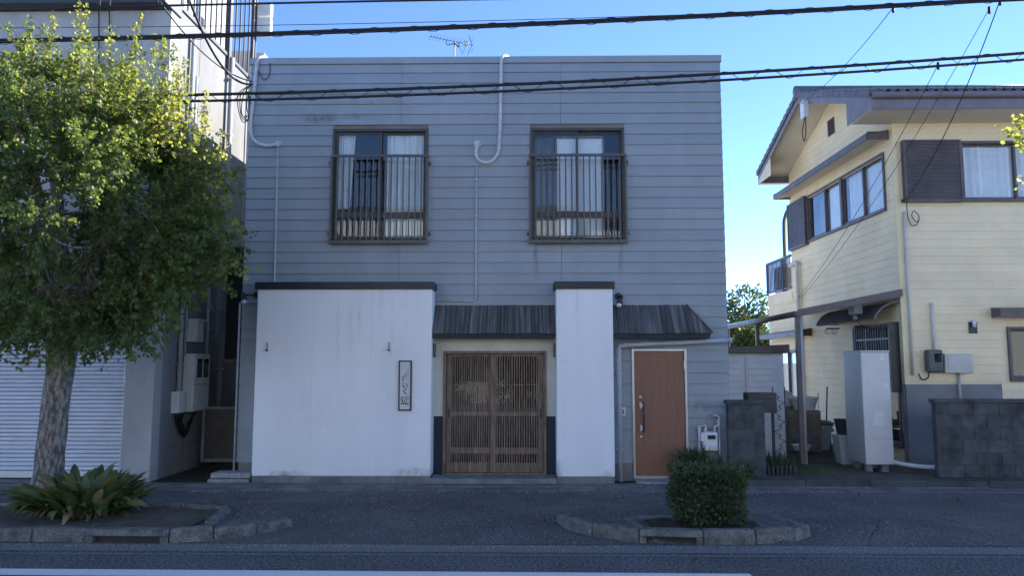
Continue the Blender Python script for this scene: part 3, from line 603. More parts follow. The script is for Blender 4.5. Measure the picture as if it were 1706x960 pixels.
# ------------------------------------------------------------------ concrete building on the left
XC, YC = -5.9, 11.8
cb = thing('concrete_building', (-9, 14, 0), 'tall bare concrete building with roller shutter behind the tree', 'building')
SH = (-11.6, -6.38, 0, 2.47)
MB().holes(-12.5, -6.9, YC, YC + .25, 0, 7.78, [SH]).build('front_wall', 'concrete', cb, .006)
MB().holes(-6.895, XC, YC - .015, YC + .25, 0, 7.78, [(-6.9, -6.38, 0, 2.47)]).build('corner_pillar', 'concrete', cb, .01)
mat('concrete_shaded', (.25, .246, .238), .85, .12, 1.1, (1, 1, .4), col2=(.16, .158, .152), lo=.4, hi=.75, fine=.08, bump=.25, bscale=60)  # darker copy of the concrete; the side wall's shade is put into its colour
sw = MB().box(XC - .25, XC, YC + .236, 16.1, 0, 7.94).build('side_wall', 'concrete_shaded', cb, .006)
for y in (12.9, 14.4): box('wall_joint', 'metal_dark', sw, y - .004, y + .004, 0, .0035, 0, 7.9, T=E(XC))
for z in (.48, 2.9, 5.6): box('wall_joint', 'metal_dark', sw, YC + .25, 16.0, 0, .003, z - .004, z + .004, T=E(XC))
MB().box(-12.4, XC - .3, 16.2, 22, 0, 9.0).box(XC - .3, XC, 16.1, 22, 0, 8.9).build('rear_block', 'concrete', cb)
MB().box(-12.6, XC + .03, YC - .30, YC + .3, 7.78, 8.02).box(XC - .27, XC + .03, YC + .3, 16.1, 7.94, 8.02).build('roof_slab', 'metal_dark', cb, .01)
MB().box(-12, XC - .9, YC + .9, 16.1, 8.03, 11.6).build('penthouse_wall', 'concrete_pale', cb)
MB().box(-12, XC + .3, YC + .2, 16.3, 11.6, 11.8).build('upper_slab', 'metal_dark', cb)
rl = MB().box(XC - .05, XC - .01, YC + .1, 15.45, 10.2, 10.26).build('terrace_railing', 'metal_dark', cb)
y = YC + .15
while y < 15.4:
    box('baluster', 'metal_dark', rl, XC - .04, XC - .015, y - .012, y + .012, 8.02, 10.2); y += .235
box('post', 'metal_dark', rl, XC - .02, XC + .06, 14.05, 14.17, 7.6, 11.6); box('post', 'metal_dark', rl, XC - .03, XC + .03, 15.36, 15.44, 8.0, 11.6); box('post', 'metal_dark', rl, XC - .03, XC + .03, 15.5, 15.54, 8.0, 11.6)
MB().box(XC, XC + .3, 15.6, 15.75, 9.55, 9.85).box(XC, XC + .3, 15.6, 15.75, 9.1, 9.5).build('vent_hood', 'box_white', cb)
# roller shutter, slat by slat
sh = MB().box(-11.6, -6.38, YC + .13, YC + .15, .0, 2.47).build('roller_shutter', 'metal_dark', cb)
n = 35; z0 = .17; pz = (2.47 - z0) / n
for i in range(n):
    z = z0 + i * pz
    A = [(-11.59, YC + .13, z), (-11.59, YC + .105, z + .006), (-11.59, YC + .092, z + pz * .35), (-11.59, YC + .092, z + pz * .6), (-11.59, YC + .108, z + pz * .90), (-11.59, YC + .13, z + pz * .93)]
    MB().prism(A, [(-6.39, p[1], p[2]) for p in A]).build('slat', 'shutter', sh)
MB().box(-11.6, -6.385, YC + .075, YC + .125, .06, .165).build('bottom_bar', 'box_white', sh, .006); MB().box(-11.6, -6.0, 11.62, YC - .02, 0, .05).build('sill', 'gutter_conc', cb, .006)
MB().box(-6.4, -6.37, YC + .02, YC + .14, 0, 2.47).build('guide_rail', 'silver', sh)
# pipes and boxes on the concrete side wall (each its own thing)
def stand(y, z0, z1, r, off, m, label):
    t = thing('conduit', (XC + off, y, z0), label, 'conduit'); MB().tube([(XC + off, y, z0), (XC + off, y, z1)], r, 10).build('pipe', m, t, smooth=True)
    z = z0 + .5
    while z < z1: box('clip', 'silver', t, XC, XC + off + r + .006, y - r - .02, y + r + .02, z, z + .03); z += 1.15
stand(12.52, 1.35, 7.6, .040, .06, 'grey_pvc', 'thick grey conduit rising from the small meter side box')
stand(12.72, 2.0, 7.0, .024, .045, 'grey_pvc', 'slim grey conduit beside the thick one on the concrete wall')
stand(13.58, 2.0, 3.4, .032, .05, 'grey_pvc', 'grey conduit above the twin window meter box'); stand(14.15, 0.1, 7.95, .05, .08, 'concrete_pale', 'pale downpipe far back along the concrete side wall'); stand(15.2, 2, 8.2, .025, .05, 'grey_pvc', 'thin pipe at the far sunlit end of the concrete wall')
def wbox(name, y0, y1, z0, z1, out, label, cat, m='box_white'):
    t = thing(name, (XC, y0, z0), label, cat); o = MB().box(XC + .002, XC + out, y0, y1, z0, z1).build('case', m, t, .006); box('door', m, o, XC + out, XC + out + .006, y0 + .015, y1 - .015, z0 + .015, z1 - .015, bev=.002); return t, o
t, o = wbox('meter_box', 12.78, 13.42, 1.04, 2.04, .19, 'tall pale meter box with two dark windows on the concrete wall', 'meter box')
for k in range(2): box('dial_window', 'glass_dark', o, XC + .197, XC + .203, 12.89 + k * .26, 13.08 + k * .26, 1.62, 1.95); box('dial_back', 'metal_dark', o, XC + .191, XC + .1975, 12.89 + k * .26, 13.08 + k * .26, 1.62, 1.95)
box('parting', 'metal_dark', o, XC + .19, XC + .199, 12.79, 13.41, 1.50, 1.508)
t, o = wbox('junction_box', 12.38, 12.66, 1.04, 1.40, .13, 'small pale box left of the tall meter box', 'junction box')
t, o = wbox('junction_box', 12.86, 13.16, 2.25, 2.62, .17, 'square pale box with sloped lid above the tall meter box', 'junction box'); MB().box(XC, XC + .21, 12.83, 13.19, 2.62, 2.65).build('lid', 'box_white', t, .004)
t = thing('cable_loops', (XC + .1, 12.7, .65), 'black cables looping below the pale meter boxes', 'cables')
for k in range(4): MB().tube(sm([(XC + .06 + .02 * k, 12.46 + .05 * k, 1.05), (XC + .08, 12.5 + .05 * k, .85), (XC + .09 + .02 * k, 12.74, .62 + .035 * k), (XC + .08, 13.0 - .03 * k, .85), (XC + .09, 13.05 + .06 * k, 1.05)], 5), .017, 6).build('cable', 'black_rubber', t, smooth=True)
sheet('passage_floor', 'soil', XC, XL, 11.62, 16.9, .012)  # dark sheet whose colour stands in for the deep shade of the gap
# passage: gate, dark wall panel, stone steps, units on the house flank
gx0, gx1, gy = XC + .14, XL - .06, 13.3
t = thing('passage_gate', ((gx0 + gx1) / 2, gy, .1), 'low aluminium framed panel closing the passage beside the grey house', 'gate')
MB().holes(gx0, gx1, gy, gy + .04, .12, 1.10, [(gx0 + .05, gx1 - .05, .18, 1.05)]).build('frame', 'foundation', t, .004); box('infill', 'bronze_light', t, gx0 + .045, gx1 - .045, gy + .012, gy + .028, .17, 1.06)
t = thing('passage_screen', ((gx0 + gx1) / 2, 14.0, 2.0), 'tall dark framed screen high up in the passage', 'screen')
box('panel', 'bronze', t, gx0 + .06, gx1, 14.02, 14.05, 1.95, 4.1); MB().box(gx0, gx0 + .07, 14.0, 14.06, 1.9, 4.3).box(gx0, gx1, 13.98, 14.06, 1.88, 1.95).build('frame', 'foundation', t, .004)
box('back_fence', 'metal_dark', None, XC + .01, XL - .05, 16.9, 16.95, 0, 2.4); tag(bpy.data.objects['back_fence'], 'dark fence closing the far end of the narrow passage', 'fence')
t = thing('stone_step', (-4.55, 11.75, 0), 'two stacked pale stone slabs at the mouth of the passage', 'step')
box('slab', 'granite', t, -4.93, -4.28, 11.66, 12.0, 0, .075, bev=.012); box('slab', 'granite', t, -4.90, -4.27, 11.70, 12.02, .085, .165, bev=.012)
t = thing('wall_vent', (XL - .1, 12.75, 1.55), 'pale rounded vent unit on the flank of the grey house', 'vent'); box('case', 'box_white', t, XL - .22, XL - .03, 12.6, 12.95, 1.5, 2.0, bev=.05)
t = thing('wall_vent', (XL - .1, 12.55, .68), 'small pale box low on the flank of the grey house', 'vent'); box('case', 'box_white', t, XL - .16, XL - .03, 12.45, 12.65, .72, 1.0, bev=.02)
t = thing('corner_pipe', (-4.46, 11.98, 0), 'thin pipe left of the wide white panel', 'pipe'); p = at(404, 500, Y=11.98); MB().tube([(-4.26, 11.98, 2.88), (p.x - .02, 11.98, 2.88), (p.x - .04, 11.98, 2.84), (p.x - .04, 11.98, .05)], .017, 8).build('pipe', 'grey_pvc', t, smooth=True)
# ------------------------------------------------------------------ the yellow house on the right
XS, YF, YR = 6.80, 13.40, 18.7
yh = thing('yellow_house', (9, 15, .1), 'two storey cream yellow house with brown tiled roof and side gable', 'house')
XE = 14.0; ZE = 6.42; RY, RZ = 15.95, 7.62; SLP = .36
gab = lambda z: (YF if z < ZE else RY - (RZ + .05 - z) / SLP, YR if z < ZE else RY + (RZ + .05 - z) / SLP)
WS = (13.72, 17.50, 4.72, 5.84); WF = (7.98, 10.02, 4.80, 5.93); WK = (8.63, 9.6, 1.55, 2.52); DS = (13.55, 15.35, .35, 2.62); DB = (18.3, 20.2, .5, 2.2)
cw = MB().holes(XS, XE, YF, YF + .14, .1, ZE, [WF, WK])
cw.box(XE - .1, XE, YF + .14, YR, .1, ZE).box(XS + .14, XE - .1, YR - .1, YR, 3.4, ZE).box(XS + .14, XE - .1, YF + .14, YR - .1, 3.2, 3.4).box(XS + .14, XE - .1, 20.5, 20.6, .1, 3.4).box(XS + .14, XE, YR, 20.6, 3.25, 3.42).box(8.6, 8.7, YF + .14, YR - .1, 3.4, ZE)
w = MB(S(XS)).holes(YF + .14, YR, -.14, 0, .1, ZE, [WS, DS]); w.holes(YR, 20.6, -.14, 0, .1, 3.42, [DB]); cw.v, off = cw.v, len(cw.v); cw.v += w.v; cw.f += [tuple(i + off for i in f) for f in w.f]
cw.prism([(XS, YF, ZE), (XS, YR, ZE), (XS, RY, RZ)], [(XS + .14, YF, ZE), (XS + .14, YR, ZE), (XS + .14, RY, RZ)])
cw.build('wall', 'yellow_trim', yh)
ysec = [(0, 0), (.007, .0), (.014, .028), (.014, .972), (.007, 1), (0, 1)]
boards(yh, F(YF), XS + .05, 11.2, .93, .1515, 37, ysec, 'yellow_siding', [WF, WK, (XS, 8.49, 0, 1.50), (6.85, 8.0, 4.78, 5.95)], [9.6], ztop=6.45)
boards(yh, S(XS), YF + .05, 20.6, .63, .1515, 47, ysec, 'yellow_siding', [WS, DS, DB, (17.5, 18.68, 4.7, 5.85), (YR, 21, 3.42, 9)], [16.9], clip=lambda z: (gab(z)[0] + (.05 if z < ZE else 0), 20.6 if z < 3.5 else gab(z)[1]))
box('corner_trim', 'yellow_trim', yh, XS - .02, XS + .05, YF - .02, YF + .05, 1.5, 6.45, bev=.004)
MB().box(XS - .012, 8.48, YF - .03, YF + .02, .1, 1.50).box(XS - .03, XS + .02, YF + .021, 13.5, .1, 1.50).build('foundation', 'foundation', yh, .004)
# roof: gable towards the grey house, ridge along x
XG = 6.08; YE0, YE1 = 12.62, 18.80
def rz(y): return RZ + .16 - abs(y - RY) * SLP
rf = MB()
for (ya, yb) in ((YE0, RY), (YE1, RY)):
    rf.hexa([(XG, ya, rz(ya) - .10), (XE + .5, ya, rz(ya) - .10), (XE + .5, yb, rz(yb) - .10), (XG, yb, rz(yb) - .10), (XG, ya, rz(ya)), (XE + .5, ya, rz(ya)), (XE + .5, yb, rz(yb)), (XG, yb, rz(yb))])
rf = rf.build('roof', 'soffit', yh)
# barge boards and fascia
for (ya, yb) in ((YE0, RY), (YE1, RY)):
    MB().hexa([(XG - .03, ya, rz(ya) - .20), (XG + .0, ya, rz(ya) - .20), (XG + .0, yb, rz(yb) - .20), (XG - .03, yb, rz(yb) - .20), (XG - .03, ya, rz(ya) + .015), (XG, ya, rz(ya) + .015), (XG, yb, rz(yb) + .015), (XG - .03, yb, rz(yb) + .015)]).build('barge_board', 'barge', rf, .004)
for (y0, y1, ya) in ((YE0, YF + .03, YE0), (YR - .02, YE1, YE1)):
    zs = rz(YE0) - .30; d = -1 if ya == YE0 else 1
    zs = rz(ya) - .30
    box('fascia', 'barge', rf, XG - .03, XE + .5, min(ya, ya + d * .03), max(ya, ya + d * .03), zs, rz(ya) + .01)
    box('soffit_panel', 'soffit', rf, XG - .0, XE + .5, y0, y1, zs - .002, zs + .012)
    MB().add([(XG - .028, ya, zs), (XG - .028, ya - d * .95, zs), (XG - .028, ya - d * .95, rz(ya - d * .95) - .2), (XG - .028, ya, rz(ya) - .19)], [(0, 1, 2, 3)]).build('eave_return', 'barge' if d < 0 else 'soffit', rf, recalc=False)
# gutter
MB().tube([(XG - .02, YE0 - .075, rz(YE0) - .06), (XE + .5, YE0 - .075, rz(YE0) - .06)], .062, 8).build('gutter', 'barge', rf, smooth=True)
# tiles: front eave course and gable verge one by one, the rest as one sheet of the same tiles
def tile(x, y, ln, w=.165, dirn=1):
    b = MB(); k = 6; A = []; Bq = []
    for i in range(k + 1):
        s = i / k; h = .078 * math.sin(math.pi * s)
        A.append((x + s * w, y, rz(y) + .02 + h)); Bq.append((x + s * w, y + dirn * ln, rz(y + dirn * ln) + .02 + h))
    lo = [(p[0], p[1], p[2] - .03) for p in A]; lb = [(p[0], p[1], p[2] - .03) for p in Bq]
    return b.prism(A + lo[::-1], Bq + lb[::-1])
x = XG + .02
while x < 10.4: tile(x, YE0 - .05, .28).build('roof_tile', 'roof_tile', rf); x += .166
rest = MB(); y = YE0 + .22
while y < RY - .1:
    x = XG + .22
    while x < 10.4: tb = tile(x, y, .26); o0 = len(rest.v); rest.v += tb.v; rest.f += [tuple(i + o0 for i in f) for f in tb.f]; x += .166
    y += .25
o = rest.build('roof_tiling', 'roof_tile', rf, recalc=False); o['kind'] = 'stuff'
MB().hexa([(10.4, YE0, rz(YE0)), (XE + .5, YE0, rz(YE0)), (XE + .5, RY, rz(RY)), (10.4, RY, rz(RY)), (10.4, YE0, rz(YE0) + .05), (XE + .5, YE0, rz(YE0) + .05), (XE + .5, RY, rz(RY) + .05), (10.4, RY, rz(RY) + .05)]).build('roof_sheet', 'roof_tile', rf)
MB().hexa([(XG, YE1, rz(YE1)), (XE + .5, YE1, rz(YE1)), (XE + .5, RY, rz(RY)), (XG, RY, rz(RY)), (XG, YE1, rz(YE1) + .05), (XE + .5, YE1, rz(YE1) + .05), (XE + .5, RY, rz(RY) + .05), (XG, RY, rz(RY) + .05)]).build('roof_sheet', 'roof_tile', rf)
for d in (1, -1):   # verge tiles hang over the barge board
    n = 14; L_ = (RY - YE0) if d > 0 else (YE1 - RY)
    for i in range(n):
        y0 = RY - d * (L_ + .04) * (i + 1) / n; y1 = RY - d * (L_ + .04) * (i + .04) / n; zz = .035
        MB().hexa([(XG - .07, y0, rz(y0) - .055), (XG + .2, y0, rz(y0) + .01), (XG + .2, y1, rz(y1) + .01), (XG - .07, y1, rz(y1) - .075), (XG - .07, y0, rz(y0) + zz + .045), (XG + .2, y0, rz(y0) + zz + .045), (XG + .2, y1, rz(y1) + zz + .01), (XG - .07, y1, rz(y1) + zz + .01)]).build('verge_tile', 'roof_tile', rf, .006)
rd = MB().tube([(XG - .09, RY, rz(RY) + .09), (XE + .5, RY, rz(RY) + .09)], .11, 10).build('ridge', 'roof_tile', rf, smooth=True)
# gable vent, visor over the side window, side window and its shutter box
Ts = S(XS); Tf = F(YF)
gv = MB(Ts).box(15.82, 16.16, 0, .03, 6.88, 7.24).build('gable_vent', 'brown_shutter', yh); 
for i in range(5): MB(Ts).hexa([(15.85, .03, 6.91 + i * .065), (16.13, .03, 6.91 + i * .065), (16.13, .03, 6.95 + i * .065), (15.85, .03, 6.95 + i * .065), (15.85, .045, 6.90 + i * .065), (16.13, .045, 6.90 + i * .065), (16.13, .031, 6.95 + i * .065), (15.85, .031, 6.95 + i * .065)]).build('slat', 'metal_dark', gv)
def visor(T, a0, a1, z, out, m='brown_shutter', name='visor'):
    v = MB(T).hexa([(a0, 0, z - .05), (a1, 0, z - .05), (a1, out, z - .10), (a0, out, z - .10), (a0, 0, z + .05), (a1, 0, z + .05), (a1, out, z - .02), (a0, out, z - .02)]).build(name, 'soffit', yh)
    MB(T).box(a0 - .015, a1 + .015, out, out + .025, z - .125, z + .0).box(a0 - .02, a0 + .0, 0.018, out, z - .115, z + .04).box(a1, a1 + .02, .018, out, z - .115, z + .04).hexa([(a0 - .02, .018, z + .052), (a1 + .02, .018, z + .052), (a1 + .02, out + .03, z - .018), (a0 - .02, out + .03, z - .018), (a0 - .02, .018, z + .07), (a1 + .02, .018, z + .07), (a1 + .02, out + .03, z), (a0 - .02, out + .03, z)]).build('edge', m, v, .003)
    return v
visor(Ts, 13.52, 18.62, 6.13, .42)
ws = slider(yh, Ts, WS[0], (WS[0] + WS[1]) / 2, WS[2], WS[3], 'brown_shutter'); ws2 = slider(yh, Ts, (WS[0] + WS[1]) / 2, WS[1], WS[2], WS[3], 'brown_shutter')
wavy(Ts, 13.8, 15.45, 4.75, 5.78, -.085, .016, 15, 3).build('curtain', 'curtain_lace', ws, smooth=True); wavy(Ts, 15.7, 16.5, 4.75, 5.78, -.085, .004, 2, 4).build('curtain', 'curtain', ws2, smooth=True); wavy(Ts, 16.5, 17.4, 4.75, 5.78, -.22, .012, 7, 4).build('curtain', 'room', ws2, smooth=True)
def louvre(T, a0, a1, z0, z1, n, out=.10):
    b = MB(T).box(a0, a1, 0.002, out - .02, z0, z1).build('shutter_box', 'brown_shutter', yh, .004)
    MB(T).box(a0, a1, out - .02, out + .01, z1 - .035, z1).box(a0, a1, out - .02, out + .01, z0, z0 + .035).box(a0, a0 + .035, out - .02, out + .01, z0 + .035, z1 - .035).box(a1 - .035, a1, out - .02, out + .01, z0 + .035, z1 - .035).build('frame', 'brown_shutter', b, .003)
    for i in range(n):
        c = z0 + .035 + (z1 - z0 - .07) * i / n; e = z0 + .035 + (z1 - z0 - .07) * (i + .92) / n
        MB(T).hexa([(a0 + .035, out - .02, c), (a1 - .035, out - .02, c), (a1 - .035, out - .02, e), (a0 + .035, out - .02, e), (a0 + .035, out + .002, c), (a1 - .035, out + .002, c), (a1 - .035, out - .012, e), (a0 + .035, out - .012, e)]).build('slat', 'brown_shutter', b)
    return b
louvre(Ts, 17.52, 18.66, 4.68, 5.86, 18)
louvre(Tf, 6.93, 7.975, 4.79, 5.945, 22)
wf = slider(yh, Tf, *WF, 'brown_shutter', out=.07); wavy(Tf, 8.02, 9.98, 4.85, 5.88, -.075, .014, 15, 6).build('curtain', 'curtain_lace', wf, smooth=True)
MB(Tf).box(10.02, 10.12, 0, .09, 4.79, 5.94).build('jamb', 'brown_shutter', wf)
wk = slider(yh, Tf, *WK, 'brown_shutter', 'glass_dark', out=.06); visor(Tf, 8.40, 9.8, 2.80, .25)
# ground floor door with light steel grille and curved canopy on the flank
ds = slider(yh, Ts, *DS, 'brown_shutter', 'glass_dark', out=.05)
gr = MB(Ts).box(13.52, 14.9, .16, .19, 2.30, 2.34).box(13.52, 14.9, .16, .19, 1.4, 1.44).box(13.5, 13.53, .0, .2, 1.35, 2.62).box(14.88, 14.91, 0, .2, 1.35, 2.62).build('window_grille', 'metal_dark', yh)
for i in range(14): a = 13.56 + i * .098; box('bar', 'metal_dark', gr, a - .011, a + .011, .165, .187, 1.36, 2.56 + .03 * (i % 2), T=Ts)
cp = MB(Ts); prof = [(0, 3.0), (.2, 2.97), (.36, 2.88), (.46, 2.76), (.5, 2.68)]
for a0, a1 in ((13.42, 16.05),):
    A = [(a0, d, z) for d, z in prof] + [(a0, d - .02 if d else 0, z - .03) for d, z in prof[::-1]]; B_ = [(a1, p[1], p[2]) for p in A]; cp.prism(A, B_)
    cp.prism([(a1 + .005, d, z) for d, z in prof] + [(a1 + .005, 0.02, 2.68)], [(a1 + .03, d, z) for d, z in prof] + [(a1 + .03, .02, 2.68)])
cp.build('door_canopy', 'brown_shutter', yh)
# far part: balcony, its railing, downpipe
bl = MB().box(XS - .02, XS + .1, YR + .02, 20.62, 3.42, 3.72).build('balcony_parapet', 'yellow_siding', yh)
rl = MB(Ts).box(YR + .03, 20.6, .0, .05, 4.56, 4.62).box(YR + .03, 20.6, .01, .04, 3.76, 3.80).box(20.55, 20.6, 0, .05, 3.72, 4.56).box(19.3, 19.35, 0, .05, 3.72, 4.56).build('balcony_railing', 'metal_dark', yh)
for i in range(17): a = YR + .12 + i * .108; box('bar', 'metal_dark', rl, a - .01, a + .01, .012, .038, 3.8, 4.56, T=Ts)
box('screen', 'plastic_bag', rl, 18.9, 20.3, -.10, -.08, 3.75, 4.45, T=Ts)
MB().tube(sm([(XS + .05, 19.35, 3.72), (XS + .05, 19.35, 5.3), (XS + .07, 19.28, 5.7), (XS + .2, 19.15, 5.95), (XS + .6, 19.0, 6.02)], 5), .045, 8).build('awning_arch', 'metal_dark', yh, smooth=True)
q = at(1327, 440, x=XS - .1); MB().tube(sm([(XS - .09, q.y + .5, q.z + .02), (XS - .09, q.y + .1, q.z + .04), (XS - .09, q.y, q.z), (XS - .09, q.y, q.z - .1)], 4) + [Vector((XS - .09, q.y, .2))], .05, 10).build('downpipe', 'pale_pvc', yh, smooth=True)
db = slider(yh, Ts, *DB, 'brown_shutter', 'glass')
box('blind', 'curtain', db, 19.2, 20.1, -.2, -.19, .6, 2.1, T=Ts); visor(Ts, 17.6, 20.3, 2.62, .35)

# ------------------------------------------------------------------ yard between the houses
sheet('yard', 'lot_soil', 3.3, 10, 11.6, 24, .10, nx=30, ny=50, fz=lambda x, y: .012 * math.sin(x * 5) * math.cos(y * 4))
yk = thing('yard_step', (6, 11.4, 0), 'long dark concrete step along the front of the yard', 'step')
x = 3.30; rg = random.Random(5)
while x < 9.4:
    w_ = rg.uniform(.85, .95); box('step_block', 'yard_conc', yk, x, x + w_ - .006, 11.35 + rg.uniform(-.01, .01), 11.72, 0, .125 + rg.uniform(-.008, .006), bev=.012); x += w_
def block_wall(name, x0, x1, y0, z0, rows, label, bw=.39, bh=.19, dep=.12):
    t = thing(name, ((x0 + x1) / 2, y0, z0), label, 'block wall')
    box('mortar', 'yard_conc', t, x0 + .006, x1 - .006, y0 + .006, y0 + dep - .006, z0, z0 + rows * bh)
    for r in range(rows):
        a = x0 - (bw / 2 if r % 2 else 0)
        while a < x1 - .01:
            p, q = max(a, x0), min(a + bw - .008, x1)
            if q - p > .03: box('block', 'block', t, p, q, y0 + random.uniform(-.003, .002), y0 + dep, z0 + r * bh + .004, z0 + (r + 1) * bh - .004, bev=.004)
            a += bw
    a = x0 - .03
    while a < x1: q = min(a + .6, x1 + .03); box('cap_stone', 'block', t, a, q - .006, y0 - .025, y0 + dep + .025, z0 + rows * bh + .001, z0 + rows * bh + .06, bev=.006); a += .6
    return t
block_wall('block_wall', xf(1215, 11.7, 740), xf(1276, 11.7, 740), 11.72, .10, 6, 'short dark block wall stub beside the grey house')
block_wall('block_wall', xf(1563, 11.7, 740), 9.6, 11.72, .12, 6, 'long dark block wall in front of the yellow house')
# lean-to roof
t = thing('lean_to_roof', (5.6, 15, .1), 'brown lean-to roof on posts along the flank of the yellow house', 'canopy')
lx, ly0, ly1 = 4.90, 13.33, 17.9; zo, zi = 2.80, 3.17
rs = MB().hexa([(lx, ly0, zo - .02), (XS, ly0, zi - .02), (XS, ly1, zi - .02), (lx, ly1, zo - .02), (lx, ly0, zo), (XS, ly0, zi), (XS, ly1, zi), (lx, ly1, zo)]).build('roof_sheet', 'glass_dark', t)
MB().hexa([(lx, ly0 - .04, zo - .10), (XS - .02, ly0 - .04, zi - .10), (XS - .02, ly0 - .001, zi - .10), (lx, ly0 - .001, zo - .10), (lx, ly0 - .04, zo + .03), (XS - .02, ly0 - .04, zi + .03), (XS - .02, ly0 - .001, zi + .03), (lx, ly0 - .001, zo + .03)]).build('front_beam', 'brown_shutter', t, .004)
MB().tube([(lx - .05, ly0 - .06, zo - .05), (lx - .05, ly1, zo - .09)], .055, 8).build('gutter', 'brown_shutter', t, smooth=True)
for i in range(6): y = ly0 + .1 + i * .88; MB().hexa([(lx, y, zo - .08), (XS, y, zi - .08), (XS, y + .05, zi - .08), (lx, y + .05, zo - .08), (lx, y, zo - .021), (XS, y, zi - .021), (XS, y + .05, zi - .021), (lx, y + .05, zo - .021)]).build('rafter', 'brown_shutter', t)
for y in (13.32, 15.6, 17.6): MB().box(lx - .035, lx + .035, y, y + .07, .1, zo - .03).build('post', 'brown_shutter', t, .006)
MB().tube([(lx + .07, 13.36, .1), (lx + .07, 13.36, zo - .1)], .03, 8).build('downpipe', 'grey_pvc', t, smooth=True)
t = thing('floodlight', at(1425, 520, Y=13.9), 'grey floodlight on a bracket under the lean-to roof', 'light'); p = t.location
MB().box(p.x - .09, p.x + .09, p.y - .12, p.y + .12, p.z - .05, p.z + .18).build('head', 'bin_grey', t, .03); MB().tube([p + Vector((0, .05, -.02)), p + Vector((-.03, -.05, -.12))], .04, 8).build('sensor', 'bin_grey', t); MB().tube(sm([p + Vector((0, 0, -.1)), p + Vector((.05, -.1, -.25)), p + Vector((.25, -.2, -.33)), p + Vector((.5, -.2, -.3))], 5), .008, 5).build('lead', 'black_rubber', t)
t = thing('flank_lamp', at(1390, 553, Y=14.3), 'small round lamps below the curved canopy of the yellow house', 'lamp'); p = t.location
for dx in (0, -.13): MB().lathe((p.x + dx, p.y, p.z), [(.02, .05), (.055, .02), (.06, -.02), (.03, -.05), (.001, -.055)], 10).build('globe', 'box_white', t, smooth=True)
MB().tube([p + Vector((-.15, 0, .06)), p + Vector((.1, 0, .06))], .015, 6).build('holder', 'metal_dark', t)
# hot-water tank
tx0, tx1, ty0, ty1 = 5.585, 6.045, 12.4, 13.1
t = thing('water_heater_tank', ((tx0 + tx1) / 2, 12.75, .1), 'tall pale metal hot water tank standing beside the yellow house', 'water tank')
bdy = MB().box(tx0, tx1, ty0 + .012, ty1, .22, 2.06).build('cabinet', 'tank_side', t, .015, seg=3)
box('front_panel', 'tank_paint', bdy, tx0 + .004, tx1 - .004, ty0, ty0 + .013, .64, 2.05, bev=.004); box('lower_panel', 'tank_paint', bdy, tx0 + .004, tx1 - .004, ty0 - .002, ty0 + .013, .225, .632, bev=.004)
MB().box(tx0 - .008, tx1 + .008, ty0 - .008, ty1 + .008, 2.06, 2.085).build('top', 'tank_paint', bdy, .006)
box('access_flap', 'tank_paint', bdy, tx0 + .07, tx1 - .04, ty0 - .008, ty0 - .001, .23, .40, bev=.003)
for (a, c) in ((.30, 1.93), (.33, 1.48)): box('badge', 'box_white', bdy, tx0 + a, tx0 + a + .08, ty0 - .004, ty0 + .001, c, c + .07, bev=.002)
box('nameplate', 'grey_pvc', bdy, tx0 + .06, tx0 + .15, ty0 - .003, ty0 + .001, 1.965, 1.985); box('notice', 'box_white', bdy, tx0 + .16, tx0 + .32, ty0 - .002, ty0 + .001, .86, 1.08)
for (a, b) in ((tx0 + .05, ty0 + .1), (tx1 - .15, ty0 + .1), (tx0 + .05, ty1 - .2), (tx1 - .15, ty1 - .2)): box('foot', 'plinth', t, a, a + .1, b, b + .1, .09, .22)
MB().tube(sm([(tx1 - .03, ty0 + .1, .27), (tx1 + .2, ty0 + .05, .22), (tx1 + .5, ty0 - .1, .20), (tx1 + .95, ty0 - .2, .22)], 5), .035, 8).build('hose', 'box_white', t, smooth=True)
# meter gear on the yellow front
def front(name, px0, px1, py0, py1, out, m, label, cat, bev=.01):
    a, b = at(px0, py1, Y=YF), at(px1, py0, Y=YF); t = thing(name, ((a.x + b.x) / 2, YF - .02, a.z), label, cat)
    o = MB(Tf).box(a.x, b.x, .018, out, a.z, b.z).build('case', m, t, bev, seg=3); return t, o, a, b
t, o, a, b = front('electric_meter', 1539, 1563, 583, 621, .16, 'meter_grey', 'dark grey electricity meter on the yellow front wall', 'meter', .04)
MB(Tf).box(a.x + .12, b.x - .03, .16, .172, b.z - .22, b.z - .07).build('dial_glass', 'glass_dark', o, .01); MB(Tf).tube(sm([(a.x + .05, .08, a.z), (a.x + .02, .08, a.z - .1), (a.x - .08, .08, a.z - .12), (a.x - .13, .07, a.z - .02)], 4), .012, 6).build('lead', 'black_rubber', t)
M['bin_grey'].node_tree.nodes['Principled BSDF'].inputs['Roughness'].default_value = .5
t, o, a, b = front('switch_box', 1568, 1611, 590, 622, .15, 'box_beige', 'beige switch box right of the electricity meter', 'switch box'); box('door', 'box_beige', o, a.x + .05, b.x - .01, .15, .158, a.z + .01, b.z - .01, T=Tf, bev=.003)
MB(Tf).tube([((a.x + b.x) / 2 + .04, .05, a.z), ((a.x + b.x) / 2 + .04, .05, a.z - .62)], .025, 8).build('conduit', 'bin_grey', t, smooth=True)
t, o, a, b = front('porch_lamp', 1613, 1626, 537, 556, .03, 'metal_dark', 'small black porch lamp with white tube on the yellow wall', 'lamp', .003); MB().tube([((a.x + b.x) / 2, YF - .07, b.z - .09), ((a.x + b.x) / 2, YF - .07, b.z + .04)], .03, 10).build('shade', 'box_white', t, smooth=True)
